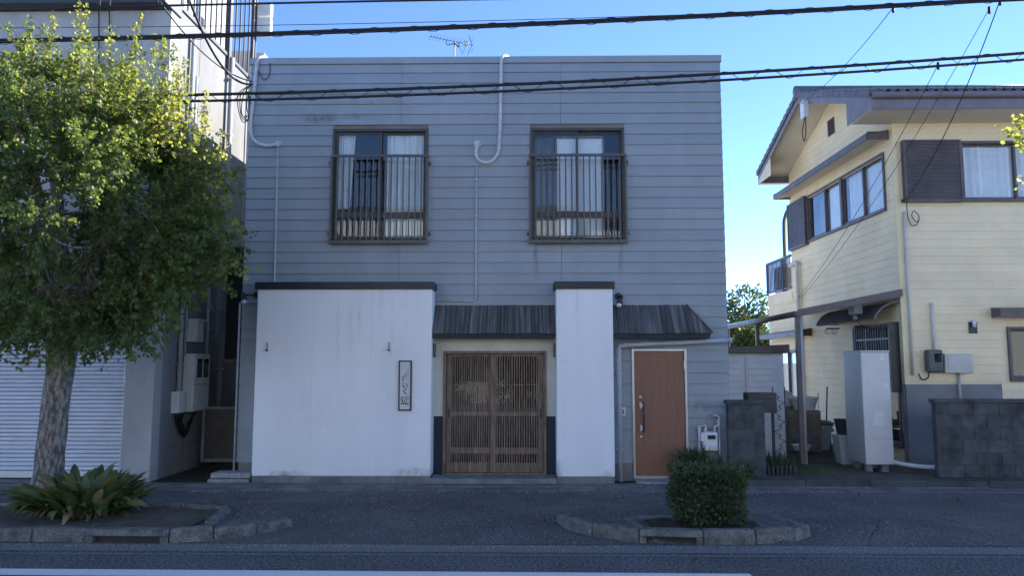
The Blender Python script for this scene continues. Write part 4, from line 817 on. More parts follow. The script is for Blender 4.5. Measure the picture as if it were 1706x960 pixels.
for (px, py0, py1, lab) in ((1521, 352, 626, 'long pale conduit beside the corner of the yellow front'), (1557, 505, 590, 'short pale conduit above the switch box')):
    a, b = at(px, py1, Y=YF - .05), at(px, py0, Y=YF - .05); t = thing('conduit', (a.x, YF - .05, a.z), lab, 'conduit'); MB().tube([(a.x, YF - .05, a.z), (a.x, YF - .05, b.z)], .024, 8).build('pipe', 'pale_pvc', t, smooth=True)
a = at(1510, 333, Y=YF - .12); t = thing('cable_coil', (a.x, a.y, a.z - .5), 'loop of spare cable hanging under the brown shutter', 'cable')
MB().tube(sm([a, a + Vector((.02, .02, -.3)), a + Vector((.08, .02, -.46)), a + Vector((.18, .02, -.44)), a + Vector((.22, .02, -.3)), a + Vector((.13, .02, -.2)), a + Vector((.1, .03, -.3)), a + Vector((.18, .03, -.4)), a + Vector((.23, .03, -.35))], 6), .008, 6).build('cable', 'black_rubber', t); MB().box(a.x - .03, a.x + .03, a.y - .03, YF, a.z - .03, a.z + .03).build('anchor', 'metal_dark', t)
a = at(1342, 180, x=XG - .06); t = thing('cable_box', (a.x, a.y, a.z - .3), 'small white cable box under the gable peak', 'junction box'); MB().box(a.x - .08, a.x + .03, a.y - .1, a.y + .1, a.z - .22, a.z + .15).build('case', 'box_white', t, .01); MB().tube(sm([a + Vector((-.03, -.02, -.22)), a + Vector((-.05, .1, -.5)), a + Vector((-.05, 0, -.72)), a + Vector((-.05, -.1, -.5)), a + Vector((-.03, -.05, -.2))], 5), .01, 6).build('loop', 'black_rubber', t)

# shed with ribbed white doors
t = thing('garden_shed', (4.1, 14.4, .1), 'white ribbed metal garden shed with dark roof behind the block stub', 'shed')
hx0, hx1, hy = 3.36, 4.86, 14.0
sb = MB().box(hx0, hx1, hy + .02, 15.2, .1, 2.06).build('body', 'shed_white', t)
for (a, b) in ((hx0 + .02, xf(1241, hy, 660)), (xf(1244, hy, 660), xf(1296, hy, 660))):
    dpn = box('door', 'shed_white', t, a, b, hy + .0, hy + .022, .12, 2.02)
    for i in range(16): z = .16 + i * .115; MB().hexa([(a + .04, hy - .0, z), (b - .05, hy - .0, z), (b - .05, hy - .0, z + .1), (a + .04, hy - .0, z + .1), (a + .04, hy - .016, z + .002), (b - .05, hy - .016, z + .002), (b - .05, hy - .004, z + .096), (a + .04, hy - .004, z + .096)]).build('rib', 'shed_white', dpn)
MB().hexa([(hx0 - .1, hy - .12, 2.06), (hx1 + .08, hy - .12, 2.06), (hx1 + .08, 15.3, 2.06), (hx0 - .1, 15.3, 2.06), (hx0 - .1, hy - .12, 2.15), (hx1 + .08, hy - .12, 2.22), (hx1 + .08, 15.3, 2.22), (hx0 - .1, 15.3, 2.15)]).build('roof', 'bronze', t, .008)
# mailbox on a stand, trellis
a, b = at(1246, 683, Y=12.3), at(1294, 655, Y=12.3); t = thing('mailbox', ((a.x + b.x) / 2, 12.4, .1), 'black mailbox on legs behind the block stub', 'mailbox'); o = MB().box(a.x, b.x, 12.3, 12.55, a.z - .05, b.z).build('case', 'metal_dark', t, .012); box('flap', 'metal_dark', o, a.x + .03, b.x - .03, 12.285, 12.3, b.z - .10, b.z - .03, bev=.004)
for x in (a.x + .05, b.x - .05): MB().tube([(x, 12.42, .08), (x, 12.42, a.z)], .014, 6).build('leg', 'metal_dark', t)
a = at(1293, 755, Y=12.6); b = at(1305, 650, Y=12.6); t = thing('trellis', ((a.x + b.x) / 2, 12.6, .1), 'narrow wrought iron trellis with leaf scrolls beside the mailbox', 'trellis')
for x in (a.x - .02, b.x + .02): MB().tube([(x, 12.6, .08), (x, 12.6, b.z + .05)], .010, 6).build('upright', 'metal_dark', t)
for i in range(7): z = .25 + i * .16; MB().tube(sm([((a.x - .02) if i % 2 else (b.x + .02), 12.6, z), ((a.x + b.x) / 2 + (.03 if i % 2 else -.03), 12.6, z + .06), ((a.x + b.x) / 2, 12.6, z + .10), ((b.x + .02) if i % 2 else (a.x - .02), 12.6, z + .17)], 4), .006, 5).lathe(((a.x + b.x) / 2, 12.59, z + .1), [(.001, -.02), (.014, 0), (.001, .02)], 6).build('scroll', 'metal_dark', t)
# bins, basin, tarp pile, tools
def bin_(cx, cy, r0, r1, h, lid, label, z=.1):
    t = thing('dustbin', (cx, cy, z), label, 'dustbin'); MB().lathe((cx, cy, z), [(r0 * .9, 0), (r0, .02), (r1, h - .05), (r1 + .025, h - .045), (r1 + .025, h - .01), (r1 + .01, h)], 20).build('tub', 'bin_grey', t, smooth=False)
    for s in (-1, 1): box('handle', 'bin_grey', t, cx + s * r1 - .03, cx + s * r1 + .03, cy - .08, cy - .0, z + h - .15, z + h - .09, bev=.01)
    MB().lathe((cx, cy, z), [(r1 + .04, h), (r1 + .045, h + .03), (r1 * .8, h + .07), (.05, h + .09), (.001, h + .09)], 20).build('lid', lid, t, smooth=False)
p = at(1366, 750, z=.1); bin_(p.x, p.y, .19, .25, .52, 'lid_green', 'round grey dustbin with green lid under the lean-to roof', .1)
t = thing('crate_bin', (5.68, 13.4, .1), 'small square grey bin beside the hot water tank', 'bin'); MB().hexa([(5.56, 13.28, .1), (5.80, 13.28, .1), (5.80, 13.54, .1), (5.56, 13.54, .1), (5.52, 13.24, .56), (5.84, 13.24, .56), (5.84, 13.58, .56), (5.52, 13.58, .56)]).build('tub', 'bin_grey', t, .02); MB().box(5.50, 5.86, 13.22, 13.60, .56, .61).build('lid', 'bin_grey', t, .015)
t = thing('black_pot', (5.66, 13.42, .61), 'dark tilted bucket above the small square bin', 'bucket'); MB().lathe((5.66, 13.42, .612), [(.10, 0), (.14, .26), (.15, .27), (.13, .27), (.09, .02), (.001, .02)], 16).build('tub', 'metal_dark', t)
def lump(name, c, r, m, label, cat, seed, freq=3.0):
    rg = np.random.default_rng(seed); ph = rg.uniform(0, 6, 9); b = MB(); vs = []; fs = []; n, k = 28, 14
    for i in range(k + 1):
        th = math.pi * i / k
        for j in range(n):
            a = 2 * math.pi * j / n; d = Vector((math.sin(th) * math.cos(a), math.sin(th) * math.sin(a), math.cos(th)))
            w = 1 + .10 * math.sin(freq * d.x * 3 + ph[0]) * math.sin(freq * d.z * 3 + ph[1]) + .07 * math.sin(freq * 5 * d.y + ph[2] + 3 * d.z) + .05 * math.sin(freq * 7 * d.x + ph[3])
            vs.append((c[0] + d.x * r[0] * w, c[1] + d.y * r[1] * w, max(c[2], c[2] + r[2] * .45 + d.z * r[2] * .6 * w)))
    for i in range(k):
        for j in range(n): fs.append((i * n + j, i * n + (j + 1) % n, (i + 1) * n + (j + 1) % n, (i + 1) * n + j))
    t = thing(name, c, label, cat); b.add(vs, fs).build('cover', m, t, smooth=True); return t
p = at(1322, 735, Y=15.5); lump('tarp_pile', (p.x - .05, 15.6, .1), (.52, .45, 1.02), 'tarp', 'pile under a crumpled brown tarp beneath the lean-to roof', 'pile', 4)
p = at(1312, 672, Y=15.3); lump('plastic_sack', (p.x + .0, 15.45, p.z - .12), (.2, .2, .34), 'plastic_bag', 'crumpled clear plastic sack on the tarp pile', 'sack', 8, 4)
p = at(1346, 680, Y=15.0); t = thing('wash_tub', (p.x, 15.2, p.z), 'white plastic tub on top of the tarp pile', 'tub'); MB().lathe((p.x, 15.2, p.z - .05), [(.2, 0), (.26, .22), (.29, .22), (.29, .25), (.1, .27), (.001, .27)], 18).build('tub', 'box_white', t)
MB().box(p.x - .42, p.x + .25, 14.98, 15.5, .1, p.z - .05).build('stand', 'tarp', t, .03)
p = at(1339, 752, Y=13.8); t = thing('basin', (p.x, 13.9, .1), 'low white basin on the ground by the post', 'basin'); MB().lathe((p.x, 13.9, p.z), [(.12, 0), (.17, .10), (.185, .10), (.165, .09), (.11, .015), (.001, .015)], 18).build('bowl', 'box_white', t)
for (px, py0, py1, m, lab, cat) in ((1362, 705, 655, 'silver', 'pale handled shovel leaning on the yellow wall', 'shovel'), (1377, 700, 645, 'twig', 'thin wooden broom leaning on the yellow wall', 'broom')):
    a, b = at(px, py0, Y=15.6), at(px + 1, py1, Y=15.8); t = thing(cat, (a.x, a.y, .1), lab, cat); MB().tube([(a.x - .02, a.y, .25), a, b], .014, 6).build('handle', m, t); MB().box(a.x - .1, a.x + .08, a.y - .02, a.y + .02, .1, .34).build('head', m, t, .01)
# small planter with edging beside the block stub
t = thing('flower_border', (4.4, 12.5, .1), 'low border of grassy plants edged with dark stakes by the post', 'flower bed')
x = xf(1281, 12.1, 770)
while x < xf(1328, 12.1, 770): MB().lathe((x, 12.15, .08), [(.034, 0), (.034, .14), (.028, .155), (.001, .155)], 8).build('stake', 'metal_dark', t); x += .07
rg = np.random.default_rng(11); bs = []
for _ in range(420):
    p = np.array([rg.uniform(3.82, 4.38), rg.uniform(12.2, 12.8), .1]); d = np.array([rg.normal(0, .45), rg.normal(0, .45), 1]); bs.append((p, frame_of(d, rg), rg.uniform(.14, .38)))
GR_V = [(-.02, 0, 0), (.02, 0, 0), (.025, .5, .03), (.0, 1, .16), (-.025, .5, .03)]; GR_F = [(0, 1, 2, 4), (4, 2, 3)]
o = scatter_mesh('foliage', 'spear_leaf', t, bs, GR_V, GR_F)
bs = [(np.array([rg.uniform(4.35, 5.0), rg.uniform(11.95, 12.7), .11]), frame_of(np.array([rg.normal(0, .5), rg.normal(0, .5), 1]), rg), rg.uniform(.03, .08)) for _ in range(900)]
g0 = thing('grass', (4.6, 12.3, .1), 'patch of short weeds', 'weeds'); o = scatter_mesh('grass', 'grass', g0, bs, GR_V, GR_F)
mw = o.matrix_world.copy(); o.parent = None; o.location = g0.location; bpy.data.objects.remove(g0); tag(o, kind='stuff')

# ------------------------------------------------------------------ overhead cables
def span(a, b, sag, n=24): a, b = Vector(a), Vector(b); return [a.lerp(b, i / n) - Vector((0, 0, sag * 4 * (i / n) * (1 - i / n))) for i in range(n + 1)]
def through(pts, x0, x1, Y, n=60):
    c = np.polyfit([p.x for p in pts], [p.z for p in pts], 2); return [Vector((x0 + (x1 - x0) * i / n, Y, float(np.polyval(c, x0 + (x1 - x0) * i / n)))) for i in range(n + 1)]
YCB = 9.9
def bundle(name, px, r, label, dz=None, wrap=0, Y=YCB, r2=.018):
    pts = through([at(a, b, Y=Y) for a, b in px], -16, 16, Y, 64); t = thing(name, pts[0], label, 'cable'); MB().tube(pts, r, 8).build('cable', 'black_rubber', t, smooth=True)
    if dz:
        low = [p - Vector((0, .01, dz)) for p in pts]; MB().tube(low, r2, 6).build('second_cable', 'black_rubber', t, smooth=True)
        sp = []; n = 900
        for i in range(n + 1):
            s = i / n * 64; k = min(int(s), 63); q = pts[k].lerp(pts[k + 1], s - k) - Vector((0, 0, dz / 2)); an = i / n * 32 / wrap * 2 * math.pi
            sp.append(q + Vector((0, math.cos(an) * .03, math.sin(an) * (dz / 2 + .026))))
        MB().tube(sp, .005, 4).build('lashing_wire', 'black_rubber', t)
    return pts
up = bundle('overhead_cable', ((15, 66), (430, 54), (853, 40), (1300, 17), (1480, 8)), .021, 'upper thick black overhead cable with spiral lashing', .035, .55)
lo_ = bundle('overhead_cable', ((340, 157), (850, 141), (1200, 122), (1706, 88)), .022, 'lower pair of lashed black overhead cables crossing both windows', .095, .6, r2=.018)
bundle('overhead_cable', ((0, 16), (310, 8), (530, 3), (750, -1)), .015, 'topmost black cable cut by the upper left frame edge', Y=9.6)
bundle('overhead_wire', ((0, 46), (430, 41), (900, 32), (1400, 14)), .005, 'hair thin wire just above the upper cable', Y=YCB + .15)
def drop(a, b, sag, r, label, n=20):
    pts = span(a, b, sag, n); t = thing('service_wire', b, label, 'wire'); MB().tube(pts, r, 6).build('wire', 'black_rubber', t, smooth=True)
    MB().tube([pts[0] + Vector((0, 0, .03)), pts[0] - Vector((0, 0, .07))], .02, 6).build('clamp', 'black_rubber', t)
    return t
drop(at(1488, 12, Y=YCB), (XG - .08, 15.9, 7.5), .15, .006, 'thin wire running to the gable peak')
drop(at(1563, 107, Y=YCB), at(1322, 505, x=XS - .06), .25, .005, 'thin wire from the lower cable to the far end of the flank')
drop(at(1648, 14, Y=YCB), at(1330, 500, x=XS - .06), .30, .005, 'thin wire from the upper cable to the far end of the flank')
drop(at(1666, 0, Y=YCB), at(1510, 331, Y=YF - .12), .25, .008, 'heavier service wire to the corner of the brown shutter')
cg = at(419, 140, Y=YW - .05)
drop(at(314, -4, Y=YCB - .3), cg, .33, .018, 'heavy sagging cable to the left top corner of the grey house'); drop(at(262, -4, Y=YCB - .3), cg + Vector((0, 0, .05)), .22, .011, 'lighter cable sagging to the left top corner of the grey house')
drop(at(165, 0, Y=YCB - .3), (-7.0, YC - .02, 5.6), .05, .010, 'left wire of the two slanting into the tree'); drop(at(182, 0, Y=YCB - .3), (-6.8, YC - .02, 5.6), .05, .010, 'right wire of the two slanting into the tree')
t = thing('cable_loops', cg - Vector((0, 0, .6)), 'tangled thin cable loops at the left top corner of the grey house', 'cables')
for k in range(3): MB().tube(sm([cg, cg + Vector((-.12 - .05 * k, -.02, -.2)), cg + Vector((-.15, .0, -.5 - .06 * k)), cg + Vector((-.02, -.02, -.62)), cg + Vector((.02 - .04 * k, -.02, -.4)), cg + Vector((-.05, 0, -.15))], 5), .008, 5).build('cable', 'black_rubber', t)
c = on(445, 128, .06); MB().tube(sm([c + Vector((.04, 0, .25)), c + Vector((.04, 0, .05)), c + Vector((-.05, 0, -.05)), c + Vector((-.12, 0, .05)), c + Vector((-.16, 0, .12))], 5), .008, 5).build('cable', 'black_rubber', t)

# ------------------------------------------------------------------ planting
def tree_street():
    rg = np.random.default_rng(21); bx, by = -6.02, 9.45
    t = thing('street_tree', (bx, by, .05), 'leafy street tree with pale rough trunk in front of the concrete building', 'tree')
    b = MB(); R0 = .152
    def limb(p, q, r0, r1, bend=.1, n=7):
        p, q = np.array(p, float), np.array(q, float); k = rg.normal(0, bend, 3); pts = []
        for i in range(n + 1): s = i / n; pts.append(p + (q - p) * s + k * math.sin(math.pi * s))
        b.tube(pts, [r0 + (r1 - r0) * i / n for i in range(n + 1)], 10 if r0 > .04 else 6); return pts
    ax = [(bx - .05, by, 0, 1.5), (bx - .03, by, .15, 1.22), (bx, by, .5, 1.03), (bx + .02, by, 1.1, 1.0), (bx + .06, by, 1.7, 1.02), (bx + .11, by, 2.2, 1.12), (bx + .14, by, 2.6, .9)]
    za = [a[2] for a in ax]; nr, nc = 110, 56; vs = []; ph = rg.uniform(0, 6.28, 8)
    for i in range(nr + 1):
        z = 2.6 * i / nr; cx, cy, rr = np.interp(z, za, [a[0] for a in ax]), by, R0 * np.interp(z, za, [a[3] for a in ax])
        for j in range(nc):
            an = 2 * math.pi * j / nc; wob = an + .12 * math.sin(3 * z + ph[0]) + .07 * math.sin(9 * z + ph[1])
            rd = abs(math.sin(6.5 * wob + 1.3 * math.sin(4.1 * z + ph[2] + wob))) ** .7 * (.6 + .4 * math.sin(11 * z + 3 * wob + ph[3])) + .35 * math.sin(15 * wob + 21 * z * .4 + ph[4])
            r_ = rr * (1 + .095 * rd + .03 * math.sin(2 * an + 2 * z) + rg.normal(0, .006)); vs.append((cx + r_ * math.cos(an), cy + r_ * math.sin(an), z))
    b.add(vs, [(i * nc + j, i * nc + (j + 1) % nc, (i + 1) * nc + (j + 1) % nc, (i + 1) * nc + j) for i in range(nr) for j in range(nc)])
    fork = (bx + .13, by, 2.5)
    mains = []
    for q, r in (((bx - .35, by + .2, 4.9), .11), ((bx + 1.0, by - .2, 3.7), .10), ((bx + .5, by + .6, 4.6), .08), ((bx - 1.3, by - .3, 4.0), .085), ((bx + .1, by - .8, 4.2), .075), ((bx - .7, by + .9, 4.0), .07)):
        mains += limb(fork, q, r, r * .55, .12)[3:]
    mains = np.array(mains)
    # crown lobes
    cen = np.array([bx - .15, by, 4.0]); rad = np.array([2.0, 1.85, 1.85]); lobes = []
    for _ in range(112):
        d = rg.normal(size=3); d /= np.linalg.norm(d); s = rg.uniform(.45, 1.0) ** .6; p = cen + d * rad * s
        k_ = 1 - .38 * max(0, p[2] - 3.9) / 2; p[0] = cen[0] + (p[0] - cen[0]) * k_; p[1] = cen[1] + (p[1] - cen[1]) * k_
        if p[2] < 2.3: p[2] = 2.3 + rg.uniform(0, .5)
        lobes.append((p, rg.uniform(.24, .46)))
    for p, r in (((-3.95, 9.3, 3.55), .22), ((-4.1, 9.5, 3.3), .22), ((-4.5, 9.2, 2.9), .28), ((-4.95, 9.3, 2.35), .26), ((-6.4, 8.8, 2.35), .32), ((-5.8, 8.6, 2.55), .3), ((-4.3, 9.4, 4.3), .34), ((-4.75, 9.3, 5.0), .32), ((-6.9, 8.7, 2.5), .35), ((-7.5, 9.0, 2.6), .4), ((-5.3, 8.8, 2.6), .3)): lobes.append((np.array(p), r))
    leaves = []; shoots = []; tw = []
    for (p, r) in lobes:
        j = mains[np.argmin(np.linalg.norm(mains - p, axis=1) + rg.uniform(0, .3, len(mains)))]
        limb(j, p, .022, .008, .12, 5)
        for _ in range(int(40 * (r / .45) ** 2)):
            d = rg.normal(size=3); d /= np.linalg.norm(d); a = p + d * r * rg.uniform(.1, .75); out = d * .7 + (p - cen) / rad * .6 + np.array([0, 0, -.05]); out /= np.linalg.norm(out)
            ln = rg.uniform(.22, .5); e = a + out * ln + np.array([0, 0, -.10 * ln])
            tw.append((a, e))
            for i in range(int(rg.uniform(26, 42))):
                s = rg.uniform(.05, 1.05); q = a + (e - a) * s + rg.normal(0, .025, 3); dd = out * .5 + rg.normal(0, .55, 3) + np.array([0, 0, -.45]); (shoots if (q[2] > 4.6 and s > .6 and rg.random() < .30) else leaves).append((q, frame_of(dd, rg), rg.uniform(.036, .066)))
    # upright summer shoots along the top and upper right
    def shoot(p, ln, lean):
        e = p + np.array([lean, rg.normal(0, .05), 1]) * ln; tw.append((p, e))
        for i in range(int(ln * 170)):
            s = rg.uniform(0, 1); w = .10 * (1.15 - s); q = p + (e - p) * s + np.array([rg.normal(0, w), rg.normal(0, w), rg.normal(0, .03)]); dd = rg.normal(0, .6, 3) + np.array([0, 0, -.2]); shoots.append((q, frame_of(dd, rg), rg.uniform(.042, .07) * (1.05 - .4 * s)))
    for px, py in ((12, 40), (35, 60), (52, 35), (75, 70), (105, 22), (120, 5), (90, 45), (150, 10), (160, 60), (180, 35), (205, 20), (215, 60), (235, 85), (255, 65), (275, 60), (280, 100), (305, 120), (330, 150), (350, 175), (365, 215), (315, 95), (295, 70), (200, 90), (130, 95), (60, 90), (20, 95)):
        e = np.array(at(px, py, Y=9.45 + rg.uniform(-.7, .7))); ln = rg.uniform(.8, 1.4); shoot(e - np.array([0, 0, ln]), ln, rg.normal(0, .08))
    for px, py in ((395, 290), (385, 330), (405, 375), (360, 250), (400, 440), (420, 445)):
        e = np.array(at(px, py, Y=9.3)); p = e - np.array([.55, 0, .1]); tw.append((p, e))
        for i in range(26): s = rg.uniform(0, 1); q = p + (e - p) * s + rg.normal(0, .06, 3); shoots.append((q, frame_of(rg.normal(0, .6, 3) + np.array([.3, 0, -.4]), rg), rg.uniform(.05, .09)))
    for px, py in ((275, 595), (260, 570), (120, 600), (5, 580), (25, 600), (145, 590), (285, 560), (60, 575), (215, 575)):
        e = np.array(at(px, py, Y=8.9)); p = e + np.array([rg.uniform(-.25, .25), 0, .55]); tw.append((p, e))
        for i in range(26): s = rg.uniform(0, 1); q = p + (e - p) * s + rg.normal(0, .07, 3); leaves.append((q, frame_of(rg.normal(0, .6, 3) + np.array([0, 0, -.8]), rg), rg.uniform(.06, .10)))
    b.build('trunk', 'bark', t, smooth=True)
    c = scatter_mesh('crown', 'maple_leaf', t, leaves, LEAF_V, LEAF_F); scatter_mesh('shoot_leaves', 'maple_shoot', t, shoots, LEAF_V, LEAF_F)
    w = MB()
    for a, e in tw: w.tube([a, (a + e) / 2 + rg.normal(0, .01, 3), e], [.005, .004, .002], 4)
    w.build('twigs', 'twig', t, recalc=False)
tree_street()

# cast-iron plant clump: each broad leaf its own part
def clump():
    rg = random.Random(31); t = thing('broad_leaf_clump', (-5.1, 8.75, .1), 'clump of broad dark leaves at the foot of the tree', 'plant')
    def blade(L, w, droop, twist, m, nm):
        n = 7; vs = []; fs = []
        for i in range(n + 1):
            s = i / n; hw = w * (math.sin(math.pi * min(1, s * .86 + .10)) ** .9) * (.25 if i == 0 else 1); 
            if i == n: hw = .002
            y = L * s * (1 - droop * .25 * s); z = L * (.9 * s - droop * s * s * .9); f = hw * .35
            vs += [(-hw, y, z + f), (0, y, z), (hw, y, z + f)]
        for i in range(n):
            a = i * 3; fs += [(a, a + 1, a + 4, a + 3), (a + 1, a + 2, a + 5, a + 4)]
        me = bpy.data.meshes.new(nm); me.from_pydata(vs, [], fs); me.materials.append(M[m]); me.polygons.foreach_set('use_smooth', [True] * len(fs)); return me
    kinds = [blade(.62, .062, .55, 0, 'broad_leaf', 'leaf'), blade(.58, .055, .8, 0, 'broad_leaf', 'leaf'), blade(.52, .066, .4, 0, 'broad_leaf', 'leaf'), blade(.46, .05, .95, 0, 'broad_leaf', 'leaf')]
    dry = [blade(.5, .04, 1.15, 0, 'dry_leaf', 'leaf'), blade(.5, .05, .5, 0, 'dry_leaf', 'leaf')]
    for i in range(260):
        a = rg.uniform(0, 2 * math.pi); rr = rg.uniform(0, 1) ** .5; x = -5.12 + .40 * rr * math.cos(a); y = 8.75 + .30 * rr * math.sin(a)
        isdry = rg.random() < .13; me = rg.choice(dry if isdry else kinds); o = bpy.data.objects.new('leaf', me); C.objects.link(o); o.parent = t
        o.location = (x + 5.1, y - 8.75, rg.uniform(0, .05)); out = math.atan2(y - 8.75, x + 5.12) - math.pi / 2 + rg.gauss(0, .5)
        o.rotation_euler = (R(rg.uniform(10, 52) * (1.15 - rr * .75) + (rg.uniform(-22, 4) if rr > .7 else 0)), rg.gauss(0, .22), out); s = rg.uniform(.78, 1.12); o.scale = (s, s, s)
clump()

# clipped shrub with spiky plants behind
def shrub():
    rg = np.random.default_rng(5); t = thing('clipped_shrub', (2.02, 8.42, .11), 'small boxy clipped green shrub in the kerbside bed', 'shrub')
    bs = []; X0, X1, Y0, Y1, Z0_, Z1 = 1.63, 2.43, 8.16, 8.72, .17, .70
    for _ in range(11500):
        p = np.array([rg.uniform(X0, X1), rg.uniform(Y0, Y1), rg.uniform(Z0_, Z1)]); u = (p - np.array([(X0 + X1) / 2, (Y0 + Y1) / 2, (Z0_ + Z1) / 2])) / np.array([(X1 - X0) / 2, (Y1 - Y0) / 2, (Z1 - Z0_) / 2])
        m = (np.abs(u) ** 7).sum() ** (1 / 7); bump = 1 + .05 * math.sin(p[0] * 17 + 2 * p[2]) + .05 * math.sin(p[2] * 15 + p[1] * 9)
        if m > bump or rg.random() > m ** 1.5 + .12: continue
        d = u * .8 + rg.normal(0, .6, 3) + np.array([0, 0, .35]); bs.append((p, frame_of(d, rg), rg.uniform(.03, .055)))
    for _ in range(260):
        p = np.array([rg.uniform(X0, X1), rg.uniform(Y0, Y1), Z1 - .03]); d = np.array([rg.normal(0, .3), rg.normal(0, .3), 1])
        for i in range(5): bs.append((p + d * .018 * i, frame_of(d * .6 + rg.normal(0, .5, 3), rg), rg.uniform(.028, .045)))
    scatter_mesh('crown', 'box_leaf', t, bs, [(0, 0, 0), (.28, .5, .05), (0, 1, 0), (-.28, .5, .05)], SMALL_F)
    b = MB()
    for _ in range(26): x, y = rg.uniform(1.85, 2.2), rg.uniform(8.3, 8.6); b.tube([(x, y, .08), (x + rg.normal(0, .05), y, .3), (x + rg.normal(0, .14), y + rg.normal(0, .08), .6)], [.014, .01, .004], 5)
    b.build('stems', 'twig', t)
    for k, (cx, cy, h, n, lab) in enumerate(((2.62, 11.72, .62, 420, 'spiky leafed plant against the wall below the gas meter'), (2.86, 11.70, .42, 260, 'lower spiky plant right below the gas meter'), (3.22, 11.5, .34, 200, 'loose leafy weed at the foot of the block stub'))):
        g = thing('spiky_plant', (cx, cy, .02), lab, 'plant', 'plants along the house foot'); bs = []
        for _ in range(n): d = np.array([rg.normal(0, .55), rg.normal(0, .4), 1]); z = rg.uniform(0, .7) * h; bs.append((np.array([cx + rg.normal(0, .13), cy + rg.normal(0, .05), z]), frame_of(d, rg), rg.uniform(.12, .26)))
        scatter_mesh('foliage', 'spear_leaf', g, bs, [(-.03, 0, 0), (.03, 0, 0), (.07, .45, .03), (0, 1, -.08), (-.07, .45, .03)], [(0, 1, 2, 4), (4, 2, 3)])
        b = MB()
        for _ in range(9): b.tube([(cx + rg.normal(0, .03), cy, .0), (cx + rg.normal(0, .1), cy + rg.normal(0, .04), h * .75)], [.008, .003], 5)
        b.build('stems', 'twig', g)
shrub()

# trees beyond, hedge over the road (seen in the glass)
def bush_tree(c, rad, n, label, m='far_leaf', trunk=True, size=.16, name='background_tree', group=None, lobes=18):
    rg = np.random.default_rng(int(abs(c[0] * 7 + c[1] * 3) * 10) + 1); t = thing(name, (c[0], c[1], 0), label, 'tree' if name.endswith('tree') else 'hedge', group); bs = []; L = []
    for _ in range(lobes): d = rg.normal(size=3); d /= np.linalg.norm(d); L.append((np.array(c) + d * np.array(rad) * rg.uniform(.3, .8), rg.uniform(.25, .45)))
    for i in range(n):
        p, r = L[rg.integers(len(L))]; d = rg.normal(size=3); d /= np.linalg.norm(d); q = p + d * np.array(rad) * r * rg.uniform(.6, 1.05); bs.append((q, frame_of(d + rg.normal(0, .6, 3), rg), size * rg.uniform(.6, 1.3)))
    scatter_mesh('crown', m, t, bs, SMALL_V, SMALL_F)
    b = MB().tube([(c[0], c[1], 0), (c[0] + .1, c[1], c[2] * .5), (c[0], c[1], c[2])], [.22, .17, .08], 8)
    for p, r in L: b.tube([(c[0], c[1], c[2] * .6), tuple((np.array([c[0], c[1], c[2] * .8]) + p) / 2), tuple(p)], [.08, .05, .02], 5)
    b.build('trunk', 'bark', t)
a = at(1232, 520, Y=30); bush_tree((a.x - .3, 30, a.z - 1.2), (2.2, 1.8, 2.2), 15000, 'rounded green tree far behind, left of the yellow house', size=.19)
a = at(1255, 590, Y=27); bush_tree((a.x + .2, 27, a.z - .3), (1.4, 1.2, 1.5), 9000, 'sunlit bush seen under the lean-to roof', size=.16)
a = at(1704, 235, Y=9.0); t = thing('overhanging_branch', a, 'pale sunlit twig reaching in at the right edge', 'branch'); rg = np.random.default_rng(77); bs = []; b = MB()
for (e, n) in (((1668, 212), 70), ((1690, 205), 60), ((1700, 190), 40), ((1695, 310), 40)):
    q = np.array(at(*e, Y=9.0)); p = np.array(at(1740, 270, Y=9.1)); b.tube([p, (p + q) / 2 + np.array([0, 0, .03]), q], [.008, .006, .002], 5)
    for i in range(n): s = rg.uniform(.25, 1); bs.append((p + (q - p) * s + rg.normal(0, .045, 3), frame_of(rg.normal(0, .6, 3), rg), rg.uniform(.04, .075)))
b.build('stem', 'twig', t); scatter_mesh('leaves', 'maple_shoot', t, bs, LEAF_V, LEAF_F)
for i in range(7):
    x = -10.5 + i * 3.4; bush_tree((x, -6.6 + .3 * math.sin(i * 2), 1.75), (2.2, 1.0, 1.9), 5200, 'evergreen of the hedge across the road, mirrored in the door glass', 'far_leaf', size=.2, name='roadside_tree', group='hedge trees across the road')
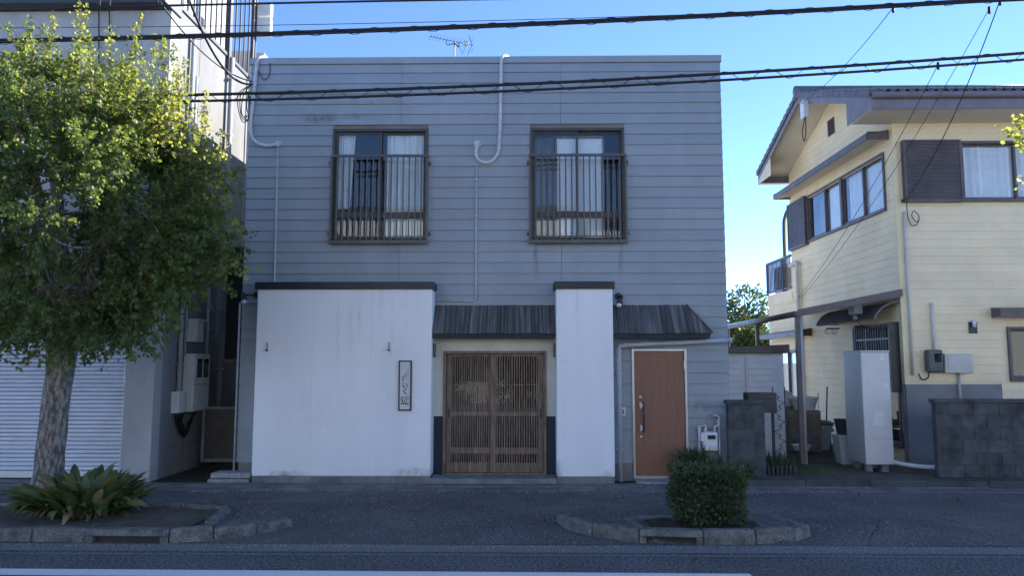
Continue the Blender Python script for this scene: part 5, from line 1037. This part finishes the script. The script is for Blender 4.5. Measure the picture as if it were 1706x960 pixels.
# houses added across the road, unseen behind the camera: they stand in the sun and throw light back at the shaded fronts
for k, (x0, x1, y1, h, m, lab) in enumerate(((-26, -11.5, -10.5, 8.6, 'box_white', 'added unseen pale house bouncing sunlight across the road, left of the hedge middle'), (-10.8, 2.2, -9.8, 8.8, 'white_wall', 'added unseen white house bouncing sunlight from behind the hedge'), (3.0, 14.5, -10.2, 8.4, 'box_white', 'third added unseen house bouncing sunlight from behind the hedge'), (15.3, 29, -10.6, 8.6, 'box_white', 'added unseen pale house bouncing sunlight at the far right of the hedge'))):
    t = thing('added_bounce_house', ((x0 + x1) / 2, y1 - 3, 0), lab, 'house'); wins = [(a, a + 1.7, c, c + 1.3) for c in (1.0, 5.2) for a in np.arange(x0 + 1.2, x1 - 2.2, 3.1)]
    MB().holes(x0, x1, y1 - .2, y1, 0, h, wins).build('front_wall', m, t); MB().box(x0, x1, y1 - 7, y1 - .2, 0, h).build('body', 'room', t); MB().box(x0 - .3, x1 + .3, y1 - 7.2, y1 + .4, h, h + .25).build('roof', 'roof_tile', t)
    for (a, b, c, e) in wins: f = MB().box(a, b, y1 - .12, y1 - .06, c, c + .06).box(a, b, y1 - .12, y1 - .06, e - .06, e).box(a, a + .06, y1 - .12, y1 - .06, c, e).box(b - .06, b, y1 - .12, y1 - .06, c, e).box((a + b) / 2 - .03, (a + b) / 2 + .03, y1 - .12, y1 - .06, c, e).build('window', 'bronze', t); box('pane', 'meter_grey', f, a + .05, b - .05, y1 - .10, y1 - .09, c + .05, e - .05)
# grit swept against the kerbs and the foot of the houses
rg = np.random.default_rng(9); bs = []
for i in range(1500):
    k = rg.random()
    if k < .5: x, y = rg.uniform(-6, 5.5), 7.86 - abs(rg.normal(0, .07))
    elif k < .8: x, y = rg.uniform(-5, 6), 11.0 - abs(rg.normal(0, .08))
    else: x, y = rg.uniform(-5, 5), rg.uniform(8.2, 10.9)
    z = .012 + (walk_h(x, y) if y > 7.9 else -.004); bs.append((np.array([x, y, z]), frame_of(rg.normal(0, 1, 3), rg), rg.uniform(.006, .016)))
h = thing('grit', (0, 9, 0), 'scattered grit', 'grit'); o = scatter_mesh('grit', 'granite', h, bs, [(.6, 0, 0), (-.6, .1, 0), (0, .6, .1), (0, -.6, 0), (0, 0, .6), (.1, 0, -.5)], [(0, 2, 4), (2, 1, 4), (1, 3, 4), (3, 0, 4), (2, 0, 5), (1, 2, 5), (3, 1, 5), (0, 3, 5)]); o.parent = None; o.location = h.location; bpy.data.objects.remove(h); o['kind'] = 'stuff'; o.name = 'grit'
# fallen leaves
rg = np.random.default_rng(3); bs = []
for i in range(170):
    x, y = (rg.uniform(-6, 5), rg.uniform(8.2, 11.55)); 
    if rg.random() < .5: y = rg.choice([11.5, 11.1, 7.84, 8.9]) + rg.normal(0, .07)
    z = .03 + (walk_h(x, y) if y < 11 else .02); yaw = rg.uniform(0, 6.28); bs.append((np.array([x, y, z]), np.array([[math.cos(yaw), math.sin(yaw), 0], [-math.sin(yaw), math.cos(yaw), rg.normal(0, .15)], [0, 0, 1]]), rg.uniform(.025, .055)))
h = thing('fallen_leaves', (0, 9, 0), 'scattered fallen leaves', 'leaves'); o = scatter_mesh('fallen_leaves', 'dry_leaf', h, bs, LEAF_V, LEAF_F); o.parent = None; o.location = h.location; bpy.data.objects.remove(h); o['kind'] = 'stuff'; o.name = 'fallen_leaves'
